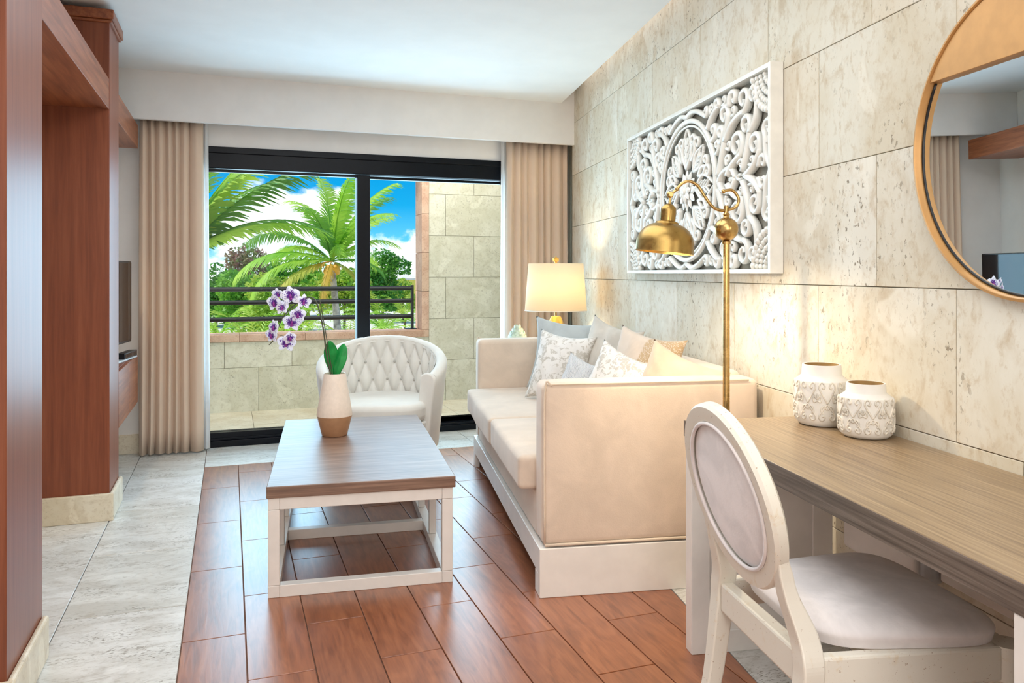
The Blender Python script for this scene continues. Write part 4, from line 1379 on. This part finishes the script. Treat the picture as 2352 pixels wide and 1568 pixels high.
for sd in (1, -1):
    MB().grid(pad(sd), 48, 10, close_u=True).obj('back_pad', 'chair_suede', CH, smooth=180)
for sg in (-1, 1):
    # stile sweeping from the oval to the rear leg, then down to the floor
    P = [(bx(0.655), sg * 0.188, 0.655), (bx(0.61), sg * 0.178, 0.61), (bx(0.55), sg * 0.174, 0.55), (-0.004, sg * 0.188, 0.475), (0.0, sg * 0.205, 0.42), (-0.004, sg * 0.205, 0.36), (-0.03, sg * 0.203, 0.18), (-0.075, sg * 0.202, 0.0)]
    wd = [0.010, 0.015, 0.021, 0.025, 0.025, 0.024, 0.020, 0.016]
    C = catmull(P, 6)
    ww = []
    for i in range(len(C)):
        t = i / 6
        k = min(int(t), len(wd) - 2)
        ww.append(wd[k] + (wd[k + 1] - wd[k]) * (t - k))
    lm_ = MB()
    vs = []
    for c_, w_ in zip(C, ww):
        for dx_, dy_ in ((-1, -1), (1, -1), (1, 1), (-1, 1)):
            vs.append((c_.x + dx_ * min(w_ * 0.95, 0.016 + 0.10 * max(0, 0.56 - c_.z)), c_.y + dy_ * w_, c_.z))
    n = len(C)
    lm_.add(vs, [(0, 1, 2, 3), tuple((n - 1) * 4 + k for k in (3, 2, 1, 0))] + [(i * 4 + j, i * 4 + (j + 1) % 4, (i + 1) * 4 + (j + 1) % 4, (i + 1) * 4 + j) for i in range(n - 1) for j in range(4)])
    lm_.obj('rear_leg', 'distressed', CH, bev=0.004)
    fl2 = MB()
    fl2.lathe([(0.016, 0.0), (0.022, 0.02), (0.030, 0.30), (0.034, 0.352), (0.026, 0.356), (0.034, 0.362), (0.034, 0.435)], 16, (0.445, sg * 0.225, 0))
    fl2.obj('front_leg', 'distressed', CH, smooth=40)
    side = MB().prism([(0.022, sg * 0.226), (0.42, sg * 0.244), (0.42, sg * 0.214), (0.022, sg * 0.196)], 0.362, 0.435)
    side.obj('side_rail', 'distressed', CH, bev=0.006)
    # small block between stile and oval
MB().box(-0.018, 0.018, -0.180, 0.180, 0.362, 0.435).obj('back_rail', 'distressed', CH, bev=0.006)
MB().box(0.425, 0.462, -0.19, 0.19, 0.362, 0.435).obj('front_rail', 'distressed', CH, bev=0.006)
spoly = []
for k in range(60):
    a_ = 2 * pi * k / 60
    c_, s_ = cos(a_), sin(a_)
    x_ = 0.245 + 0.218 * (abs(c_) ** 0.45) * (1 if c_ > 0 else -1)
    hy = 0.198 + 0.055 * (x_ / 0.45)
    spoly.append((x_, hy * (abs(s_) ** 0.45) * (1 if s_ > 0 else -1)))
mb = MB()


def seat(u, v_):
    k = int(round(u * 60)) % 60
    x_, y_ = spoly[k]
    cx2 = 0.245
    if v_ < 0.25:
        t = v_ / 0.25
        return (cx2 + (x_ - cx2) * (0.97 + 0.02 * t), y_ * (0.97 + 0.02 * t), 0.436 + 0.022 * t)
    t = (v_ - 0.25) / 0.75
    r_ = cos(t * pi / 2) ** 0.55 if t < 1 else 0.0
    r_ = max(0.001, r_)
    return (cx2 + (x_ - cx2) * 0.99 * r_, y_ * 0.99 * r_, 0.458 + 0.034 * sin(t * pi / 2))


mb.grid(seat, 60, 16, close_u=True)
mb.obj('seat_pad', 'chair_suede', CH, smooth=180)

# ------------------------------------------------------------------ round mirror
MC, MR, ZC = 1.585, 0.388, 1.540
mir_tilt = -0.012
mir = thing('round_mirror', 'round wall mirror in a gold frame with a gold upper segment', 'mirror', wq(QW - 0.008, MC, ZC), -TH)
NM = 96
mir.rotation_euler = (0, mir_tilt, -TH)


def mp(a_, r_, d_):
    return (-d_, r_ * cos(a_), r_ * sin(a_))


fr = MB()
sec = [(MR, 0.0), (MR, 0.034), (MR - 0.007, 0.036), (MR - 0.009, 0.033), (MR - 0.010, 0.0)]
fr.add([mp(2 * pi * i / NM, r_, d_) for i in range(NM) for r_, d_ in sec],
       [(i * 5 + j, i * 5 + (j + 1) % 5, ((i + 1) % NM) * 5 + (j + 1) % 5, ((i + 1) % NM) * 5 + j) for i in range(NM) for j in range(5)])
fr.obj('frame', 'mirror_gold', mir, smooth=40)
zc = 1.735 - ZC
R2 = MR - 0.0105
a0 = math.asin(zc / R2)
disc = [mp(pi - a0 + (2 * a0 + pi) * i / 80, R2, 0.012) for i in range(81)]
MB().add(disc, [tuple(range(81))]).obj('mirror_glass', 'mirror', mir)
seg_ = [(R2 * cos(a0 + (pi - 2 * a0) * i / 60), R2 * sin(a0 + (pi - 2 * a0) * i / 60)) for i in range(61)]
sg2 = MB()
sg2.add([(-0.004, y_, z_) for y_, z_ in seg_] + [(-0.030, y_, z_) for y_, z_ in seg_],
        [tuple(range(61)), tuple(range(121, 60, -1))] + [(i, (i + 1) % 61, (i + 1) % 61 + 61, i + 61) for i in range(61)])
sg2.obj('gold_segment', 'mirror_gold', mir, bev=0.001, seg=1)
edge = MB()
NE = 80
for i in range(NE):
    pass
edge.tube([mp(pi - a0 + (2 * a0 + pi) * i / 80, R2 - 0.003, 0.013) for i in range(81)], 0.003, 6)
edge.obj('dark_edge', 'black_plastic', mir, smooth=180)

# ------------------------------------------------------------------ carved panel
AW, AH = 1.735, 0.80
AS, AZ = 3.615, 1.618
panel = thing('carved_panel', 'white carved wooden lattice panel in a white frame on the stone wall', 'wall art', wq(QW - 0.008, AS, AZ), -TH)
FD = 0.055
MB().box(-FD, 0, -AW / 2, -AW / 2 + 0.018, -AH / 2, AH / 2).obj('frame_rail', 'art_white', panel, bev=0.002)
MB().box(-FD, 0, AW / 2 - 0.018, AW / 2, -AH / 2, AH / 2).obj('frame_rail', 'art_white', panel, bev=0.002)
MB().box(-FD, 0, -AW / 2 + 0.018, AW / 2 - 0.018, AH / 2 - 0.018, AH / 2).obj('frame_rail', 'art_white', panel, bev=0.002)
MB().box(-FD, 0, -AW / 2 + 0.018, AW / 2 - 0.018, -AH / 2, -AH / 2 + 0.018).obj('frame_rail', 'art_white', panel, bev=0.002)
DEP = -0.026


def stroke(mb_, P, r0, r1, n=6, sub=5, mx=1, mz=1, bulb=False):
    C = catmull([(DEP, mx * x_, mz * z_) for x_, z_ in P], sub)
    k = len(C)
    rr = []
    for i in range(k):
        t = i / (k - 1)
        r_ = r0 + (r1 - r0) * t
        if bulb and t > 0.85:
            r_ = r1 + (r0 * 0.75 - r1) * (t - 0.85) / 0.15
        rr.append(r_ * 1.2)
    mb_.tube(C, rr, n, flat=1.5, up=(1, 0, 0))


def spiral(x_, z_, R, a0_, turns, d):
    """points from the outside to the eye of a scroll"""
    n = max(5, int(7 * turns) + 2)
    return [(x_ + R * (1 - 0.74 * i / (n - 1)) * cos(a0_ + d * 2 * pi * turns * i / (n - 1)), z_ + R * (1 - 0.74 * i / (n - 1)) * sin(a0_ + d * 2 * pi * turns * i / (n - 1))) for i in range(n)]


RING = 0.335
for r_, th_ in ((RING, 0.0125), (RING - 0.024, 0.006)):
    MB().tube([(DEP - 0.006, r_ * 1.02 * cos(2 * pi * i / 64), r_ * sin(2 * pi * i / 64)) for i in range(64)], th_, 8, closed=True).obj('oval_ring', 'art_white', panel, smooth=180)
MB().box(-0.006, -0.001, -AW / 2 + 0.018, AW / 2 - 0.018, -AH / 2 + 0.018, AH / 2 - 0.018).obj('shade_sheet', 'gap_shade', panel)  # added grey sheet standing in for the shadow behind the lattice
# centre flower
pm = MB()


def petal_fn(L, Wd):
    def fn(u, v_):
        a_ = 2 * u - 1
        wv = Wd * sin(pi * (0.1 + 0.88 * v_)) ** 0.7
        return (-(0.012 + 0.010 * (1 - a_ * a_) * sin(pi * v_)), a_ * wv, L * v_)
    return fn


pmesh1 = MB().grid(petal_fn(0.085, 0.020), 6, 6).mesh('petal', M['art_white'], 180)
pmesh2 = MB().grid(petal_fn(0.055, 0.016), 6, 6).mesh('petal', M['art_white'], 180)
flw = MB().ball((-0.045, 0, 0), 0.020, 16, (0.6, 1, 1)).obj('flower_rosette', 'art_white', panel, smooth=180)
for i in range(12):
    link('petal', pmesh1, flw, (-0.018, 0.018 * -sin(2 * pi * i / 12), 0.018 * cos(2 * pi * i / 12)), (2 * pi * i / 12, 0, 0))
for i in range(9):
    link('petal', pmesh2, flw, (-0.030, 0.012 * -sin(2 * pi * i / 9), 0.012 * cos(2 * pi * i / 9)), (2 * pi * i / 9 + 0.2, 0, 0))
# eight pointed leaves inside the ring
for i in range(8):
    a_ = 2 * pi * i / 8 + (0 if i % 2 else 0)
    big = i % 2 == 0
    mb_ = MB()
    L0, L1, wd = (0.105, 0.30, 0.062) if big else (0.12, 0.27, 0.045)
    for sg in (-1, 1):
        P = [(0, L0), (sg * wd * 0.85, L0 + (L1 - L0) * 0.35), (sg * wd * 0.75, L0 + (L1 - L0) * 0.65), (sg * wd * 0.1, L1)]
        rot = [(x_ * cos(a_) - z_ * sin(a_), x_ * sin(a_) + z_ * cos(a_)) for x_, z_ in P]
        stroke(mb_, rot, 0.0085, 0.005)
        for k in range(4):
            zz_ = L0 + (L1 - L0) * (0.25 + 0.17 * k)
            P = [(0, zz_ - 0.03), (sg * wd * 0.35, zz_ - 0.005), (sg * wd * 0.5, zz_ + 0.02)]
            rot = [(x_ * cos(a_) - z_ * sin(a_), x_ * sin(a_) + z_ * cos(a_)) for x_, z_ in P]
            stroke(mb_, rot, 0.0062, 0.003, bulb=True, sub=4)
    P = [(0, L0), (0, L1 - 0.04)]
    rot = [(x_ * cos(a_) - z_ * sin(a_), x_ * sin(a_) + z_ * cos(a_)) for x_, z_ in P]
    stroke(mb_, rot, 0.006, 0.004, sub=3)
    mb_.obj('leaf_carving', 'art_white', panel, smooth=180)
for i in range(8):                # curled sprigs between the leaves
    a_ = 2 * pi * (i + 0.5) / 8
    for sg in (-1, 1):
        mb_ = MB()
        P = [(0.0, 0.15), (sg * 0.02, 0.20)] + spiral(sg * 0.030, 0.245, 0.030, pi if sg > 0 else 0, 0.95, -sg)
        stroke(mb_, [(x_ * cos(a_) - z_ * sin(a_), x_ * sin(a_) + z_ * cos(a_)) for x_, z_ in P], 0.008, 0.006, bulb=True, sub=4)
        mb_.obj('scroll_carving', 'art_white', panel, smooth=180)
# corner rosettes
CX, CZ2 = AW / 2 - 0.018, AH / 2 - 0.018
for mx in (-1, 1):
    for mz in (-1, 1):
        mb_ = MB()
        for r_, nb, br in ((0.155, 9, 0.0165), (0.125, 9, 0.012), (0.095, 7, 0.012), (0.06, 5, 0.012)):
            for k in range(nb):
                a_ = pi / 2 * (k + 0.5) / nb
                mb_.ball((DEP - 0.006, mx * (CX - r_ * cos(a_)), mz * (CZ2 - r_ * sin(a_))), br, 8, (1.1, 1, 1))
        arc = [(DEP + 0.012, mx * (CX - 0.14 * cos(pi / 2 * k / 8)), mz * (CZ2 - 0.14 * sin(pi / 2 * k / 8))) for k in range(9)]
        mb_.tube(arc, 0.016, 6)
        fan = [(DEP + 0.010, mx * CX, mz * CZ2)] + [(DEP + 0.010, mx * (CX - 0.15 * cos(pi / 2 * k / 8)), mz * (CZ2 - 0.15 * sin(pi / 2 * k / 8))) for k in range(9)]
        mb_.add(fan + [(x_ + 0.006, y_, z_) for x_, y_, z_ in fan], [tuple(range(10)), tuple(range(19, 9, -1))] + [(i, (i + 1) % 10, (i + 1) % 10 + 10, i + 10) for i in range(10)])
        mb_.obj('corner_rosette', 'art_white', panel, smooth=180)
# scrollwork of one quadrant, then mirrored to the other three; gaps are filled with smaller scrolls
QST = []       # (points, r0, r1, bulb)


def add_st(P, r0, r1, bulb=True):
    QST.append((P, r0, r1, bulb))


add_st([(0.37, 0.0), (0.40, 0.035), (0.46, 0.05), (0.50, 0.035), (0.53, 0.0)], 0.012, 0.010, False)
add_st([(0.46, 0.02), (0.50, 0.06), (0.57, 0.09)] + spiral(0.545, 0.135, 0.062, -0.6, 1.25, 1), 0.014, 0.007)
add_st([(0.37, 0.03), (0.40, 0.10), (0.43, 0.17), (0.46, 0.245)] + spiral(0.425, 0.285, 0.045, -0.2, 1.1, 1), 0.014, 0.007)
add_st([(0.43, 0.17), (0.50, 0.235), (0.58, 0.262)] + spiral(0.60, 0.315, 0.052, -1.4, 1.2, 1), 0.013, 0.006)
add_st([(0.60, 0.02), (0.64, 0.10), (0.66, 0.17)] + spiral(0.622, 0.205, 0.045, -0.3, 1.1, 1), 0.013, 0.006)
add_st([(0.62, 0.0), (0.69, 0.03), (0.74, 0.075)] + spiral(0.70, 0.115, 0.05, -0.5, 1.2, 1), 0.013, 0.006)
add_st([(0.84, 0.0), (0.80, 0.06), (0.79, 0.13)] + spiral(0.815, 0.165, 0.036, 3.3, 1.1, -1), 0.012, 0.006)
add_st([(0.66, 0.17), (0.71, 0.215), (0.72, 0.27)] + spiral(0.685, 0.315, 0.042, -0.4, 1.1, 1), 0.012, 0.006)
add_st([(0.0, 0.355), (0.06, 0.372), (0.13, 0.36), (0.20, 0.33)] + spiral(0.225, 0.345, 0.028, -2.6, 1.0, 1), 0.012, 0.006)
add_st([(0.25, 0.255), (0.29, 0.30), (0.35, 0.335)] + spiral(0.345, 0.345, 0.03, -0.3, 1.1, 1), 0.012, 0.006)
occ = []
for P, r0, r1, bl_ in QST:
    for c_ in catmull([(x_, z_, 0) for x_, z_ in P], 5):
        occ.append((c_.x, c_.y, max(r0, r1)))
rnd = random.Random(11)


def clear(x_, z_):
    d = 9.0
    d = min(d, abs(sqrt((x_ / 1.02) ** 2 + z_ ** 2) - RING) - 0.014)
    d = min(d, sqrt((x_ - CX) ** 2 + (z_ - CZ2) ** 2) - 0.172, CX - x_, CZ2 - z_)
    for a_, b_, r_ in occ:
        d = min(d, sqrt((x_ - a_) ** 2 + (z_ - b_) ** 2) - r_)
    return d


for size in (0.034, 0.027, 0.020, 0.0155):
    tries = 0
    while tries < 260:
        tries += 1
        x_, z_ = rnd.uniform(0.0, CX), rnd.uniform(0.0, CZ2)
        if (x_ / 1.02) ** 2 + z_ ** 2 < RING ** 2:
            continue
        if clear(x_, z_) < size:
            continue
        a_ = atan2(z_, x_ - 0.3) + rnd.uniform(-0.6, 0.6)
        d = rnd.choice((-1, 1))
        L = size * 1.15
        if size > 0.016:
            P = [(x_ - cos(a_) * L * 1.25, z_ - sin(a_) * L * 1.25)] + spiral(x_, z_, L * 0.86, a_ + pi + d * 1.2, 0.85, d)
            add_st(P, size * 0.36, size * 0.26, True)
        else:
            P = [(x_ - cos(a_) * L, z_ - sin(a_) * L), (x_ + sin(a_) * L * 0.3 * d, z_ - cos(a_) * L * 0.3 * d), (x_ + cos(a_) * L, z_ + sin(a_) * L)]
            add_st(P, size * 0.5, size * 0.3, True)
        for c_ in catmull([(p_[0], p_[1], 0) for p_ in P], 4):
            occ.append((c_.x, c_.y, size * 0.34))
for mx in (-1, 1):
    for mz in (-1, 1):
        for P, r0, r1, bl_ in QST:
            mb_ = MB()
            stroke(mb_, P, r0, r1, mx=mx, mz=mz, bulb=bl_, sub=4)
            mb_.obj('scroll_carving', 'art_white', panel, smooth=180)

# ------------------------------------------------------------------ outdoors
GZ = -1.3
gr = MB().box(-90, 120, 7.75, 260, GZ - 0.2, GZ).obj('ground', 'sand')
tag(gr, 'pale sandy ground outside below the balcony', 'ground', kind='structure')


def at(u, v_, Z):
    R_ = (u - 1176) / 1800 * Z
    return Vector((Z * sin(PSI) + R_ * cos(PSI), Z * cos(PSI) - R_ * sin(PSI), HC - (v_ - 627) * Z / 1800))


def frond_mesh(L, elev, az, droop, mt, seed, leaf=0.62, wind=0.22, n=52, roll=0.0):
    r = random.Random(seed)
    mb_ = MB()
    dirh = Vector((cos(az), sin(az), 0))
    side0 = Vector((-sin(az), cos(az), 0))
    pts = []
    p_ = Vector((0, 0, 0))
    e = elev
    N = 16
    for i in range(N + 1):
        pts.append(p_.copy())
        p_ = p_ + (dirh * cos(e) + Vector((0, 0, sin(e)))) * (L / N)
        e -= droop * (0.4 + 1.2 * i / N) / N
    mb_.tube(pts, [max(0.004, 0.028 * L / 3 * (1 - i / (N + 1))) for i in range(N + 1)], 5)
    for k in range(n):
        t = 0.10 + 0.90 * k / (n - 1)
        f = t * N
        i = min(int(f), N - 1)
        b_ = pts[i].lerp(pts[i + 1], f - i)
        tg = (pts[i + 1] - pts[i]).normalized()
        upn = side0.cross(tg).normalized() * -1
        ln = leaf * L / 3 * (0.55 + 1.5 * t * (1 - t)) * r.uniform(0.85, 1.15)
        for sg in (-1, 1):
            sd = (side0 * sg * cos(roll) + Vector((0, 0, 1)) * sg * sin(roll))
            d = (sd * 0.62 + tg * 0.80 + Vector((wind, -wind * 0.3, 0)) + Vector((0, 0, -0.10 + r.uniform(-0.12, 0.12)))).normalized()
            w_ = 0.034 * L / 3 * (1.15 - 0.5 * t)
            m1 = b_ + d * ln * 0.5 + Vector((0, 0, -0.05 * ln))
            m2 = b_ + d * ln + Vector((0, 0, -0.30 * ln))
            wv = tg * w_
            mb_.add([b_ - wv, b_ + wv, m1 + wv * 1.1, m1 - wv * 1.1, m2], [(0, 1, 2, 3), (3, 2, 4)])
    return mb_.mesh('frond', M[mt])


def palm(label, base, crown, L, fronds, trunk_r, seed, coconuts=True, group=None):
    t = thing('coconut_palm', label, 'palm', base, 0, group)
    c = Vector(crown) - Vector(base)
    bow = c * 0.5 + Vector((0.08 * c.z * 0.3, 0, 0))
    T = catmull([(0, 0, 0), tuple(c * 0.25 + (bow - c * 0.5) * 0.7), tuple(bow), tuple(c * 0.97)], 6)
    MB().tube(T, [trunk_r * (1.25 - 0.45 * i / len(T)) * (1 + 0.06 * (i % 2)) for i in range(len(T))], 10).obj('trunk', 'palm_trunk', t, smooth=60)
    for k, (az, el, dr, sc, mt) in enumerate(fronds):
        link('frond', frond_mesh(L * sc, radians(el), radians(az), dr, mt, seed + k, roll=0.25 * ((k % 3) - 1)), t, tuple(c))
    if coconuts:
        cc = MB()
        r = random.Random(seed)
        for k in range(9):
            a_ = r.uniform(0, 6.28)
            cc.ball((c.x + 0.10 * L / 2 * cos(a_), c.y + 0.10 * L / 2 * sin(a_), c.z - 0.03 * L - r.uniform(0, 0.08) * L), 0.035 * L, 8)
        cc.obj('coconut_cluster', 'coconut', t, smooth=180)
    return t


pb = at(762, 600, 18.0)
vw = degrees = math.degrees(PSI)
frB = []
rr = random.Random(5)
# az measured in the world; the viewer's right is at -PSI
for az, el, dr, sc, mt in (
        (170, 20, 1.5, 1.0, 'frond'), (186, 8, 1.7, 0.95, 'frond'), (150, 42, 1.5, 1.0, 'frond_dark'), (200, -8, 1.2, 0.75, 'frond_old'),
        (120, 66, 1.2, 1.0, 'frond'), (95, 78, 0.9, 1.02, 'frond'), (60, 72, 0.8, 1.05, 'frond'), (30, 62, 0.9, 1.0, 'frond_dark'), (0, 58, 1.0, 0.75, 'frond'),
        (-15, 42, 1.4, 0.7, 'frond'), (-30, 12, 1.4, 0.6, 'frond_dark'), (-50, 55, 1.2, 0.9, 'frond'), (-80, 72, 0.9, 0.95, 'frond'), (240, 60, 1.3, 0.9, 'frond_dark'),
        (270, 35, 1.5, 0.7, 'frond'), (300, -10, 1.2, 0.6, 'frond_old'), (250, -25, 1.0, 0.55, 'frond_old'), (130, 30, 1.4, 0.9, 'frond'), (45, 25, 1.4, 0.8, 'frond'), (330, 68, 0.9, 1.0, 'frond')):
    frB.append((az, el, dr, sc, mt))
palm('coconut palm with a pale trunk seen left of the door mullion', (pb.x + 0.1, pb.y, GZ), tuple(pb), 2.35, frB, 0.085, 40)
pa = at(410, 590, 9.0)
frA = []
for az, el, dr, sc, mt in ((-15, 48, 0.7, 1.15, 'frond_dark'), (-10, 66, 0.8, 1.15, 'frond'), (-25, 30, 1.0, 1.0, 'frond'), (20, 76, 0.7, 1.1, 'frond_dark'), (-35, 58, 0.8, 1.0, 'frond'), (0, 36, 1.2, 1.0, 'frond_dark'),
                           (-60, 82, 0.5, 1.0, 'frond'), (30, 55, 0.9, 0.95, 'frond_dark'), (120, 70, 0.8, 1, 'frond'), (200, 40, 1.2, 1, 'frond'), (270, 50, 1.2, 0.9, 'frond')):
    frA.append((az, el, dr, sc, mt))
palm('large close palm whose fronds reach in beside the left curtain', (pa.x - 0.2, pa.y, GZ), tuple(pa), 1.75, frA, 0.06, 90, False)


def bush(name, label, u, vtop, Z, wpx, hm, mt, n, seed, leaf=0.16, cat='shrub', group=None):
    r = random.Random(seed)
    top = at(u, vtop, Z)
    W_ = wpx * Z / 1800
    t = thing(name, label, cat, (top.x, top.y, GZ), 0, group)
    Ht = top.z - GZ
    mb_ = MB()
    blobs = [(r.uniform(-0.34, 0.34) * W_, r.uniform(-0.3, 0.3) * W_ * 0.7, max(0.25 * Ht, Ht - hm * 0.3) * r.uniform(0.35, 1.0) , r.uniform(0.5, 1.0) * hm * 0.42) for _ in range(13)]
    blobs.append((0, 0, Ht - hm * 0.36, hm * 0.36))
    for k in range(int(n * 2.2)):
        bx_, by_, bz_, br_ = blobs[k % len(blobs)]
        a_, c_ = r.uniform(0, 2 * pi), r.uniform(-0.55, 1)
        s_ = sqrt(1 - c_ * c_)
        rr_ = br_ * r.uniform(0.72, 1.06)
        P = Vector((bx_ + rr_ * s_ * cos(a_) * max(1.0, W_ / hm * 0.55), by_ + rr_ * s_ * sin(a_), bz_ + rr_ * c_))
        d1 = Vector((r.uniform(-1, 1), r.uniform(-1, 1), r.uniform(-0.7, 0.7))).normalized()
        d2 = d1.cross(Vector((r.uniform(-1, 1), r.uniform(-1, 1), r.uniform(-1, 1)))).normalized()
        L = leaf * r.uniform(0.6, 1.25)
        mb_.add([P - d1 * L * 0.5, P + d2 * L * 0.28, P + d1 * L * 0.5, P - d2 * L * 0.28], [(0, 1, 2, 3)])
    mb_.obj('foliage', mt, t, kind='stuff')
    MB().tube([(0, 0, 0), (0.03, 0, Ht * 0.4), (0, 0, Ht - hm * 0.5)], [0.06, 0.05, 0.03], 7).obj('stem', 'bark', t, smooth=60)
    return t


bush('broadleaf_shrub', 'reddish-leaved tall shrub between the two palms', 572, 560, 30, 80, 1.7, 'leaf_r', 1500, 1, 0.15)
bush('broadleaf_shrub', 'lush green shrub low beside the left curtain edge', 495, 606, 28, 130, 1.9, 'leaf_c', 1800, 2, 0.18)
bush('broadleaf_shrub', 'bright green shrub under the reddish shrub', 560, 622, 25, 150, 1.6, 'leaf_a', 2000, 3, 0.16)
bush('broadleaf_shrub', 'wide green shrub behind the pale palm trunk', 670, 585, 34, 190, 2.2, 'leaf_a', 2200, 4, 0.20)
bush('broadleaf_shrub', 'yellow-green shrub at the foot of the pale palm', 640, 634, 22, 170, 1.2, 'leaf_b', 2000, 5, 0.13)
bush('broadleaf_shrub', 'yellow-green shrub close to the door mullion', 790, 612, 30, 150, 2.0, 'leaf_b', 2000, 6, 0.18)
bush('broadleaf_shrub', 'dense green shrub right of the door mullion', 878, 572, 34, 110, 1.9, 'leaf_c', 2000, 7, 0.18)
bush('broadleaf_shrub', 'low light green shrub far right in the balcony opening', 925, 640, 40, 110, 1.3, 'leaf_b', 1300, 8, 0.18)
for k, (u, vt, Z, w_) in enumerate(((500, 690, 20, 110), (592, 690, 16, 110), (690, 694, 21, 110), (880, 655, 24, 80), (930, 668, 30, 70), (800, 690, 20, 70))):
    top = at(u, vt, Z)
    t = thing('dwarf_palm', ['pale green dwarf palm below the rails by the left curtain', 'pale green dwarf palm below the rails at the middle of the left pane', 'pale green dwarf palm left of the pale trunk',
                             'dwarf palm on sand just right of the mullion', 'small dwarf palm on sand at the right end of the rails', 'dwarf palm on sand between trunk and mullion'][k], 'palm', (top.x, top.y, GZ), 0)
    hgt = 0.35 * (top.z - GZ)
    MB().tube([(0, 0, 0), (0, 0, hgt)], 0.05, 8).obj('trunk', 'bark', t, smooth=60)
    for j in range(11):
        link('frond', frond_mesh(0.85 * (top.z - GZ), radians(rr.uniform(15, 75)), radians(j * 33 + rr.uniform(-10, 10)), 1.3, rr.choice(('frond', 'leaf_b', 'frond')), 300 + 20 * k + j, n=18, wind=0.1), t, (0, 0, hgt))
bush('broadleaf_shrub', 'broad hedge-like shrub furthest left behind the rails', 470, 640, 37, 230, 2.0, 'leaf_a', 2600, 9, 0.20)
bush('broadleaf_shrub', 'broad yellow-green shrub behind the dwarf palms of the left pane', 620, 648, 45, 260, 1.9, 'leaf_b', 2600, 10, 0.20)
bush('broadleaf_shrub', 'broad green shrub far behind the door mullion', 770, 640, 55, 300, 2.2, 'leaf_a', 2600, 11, 0.22)
dis = thing('far_wall', 'low ochre garden wall far off behind the right pane', 'wall', at(905, 655, 70) * 1.0)
dis.location.z = GZ
MB().box(-4, 7, 0, 0.4, 0, 1.9).obj('wall_body', 'ochre_wall', dis)
MB().box(-4.1, 7.1, -0.05, 0.45, 1.9, 2.05).obj('wall_cap', 'sand', dis)
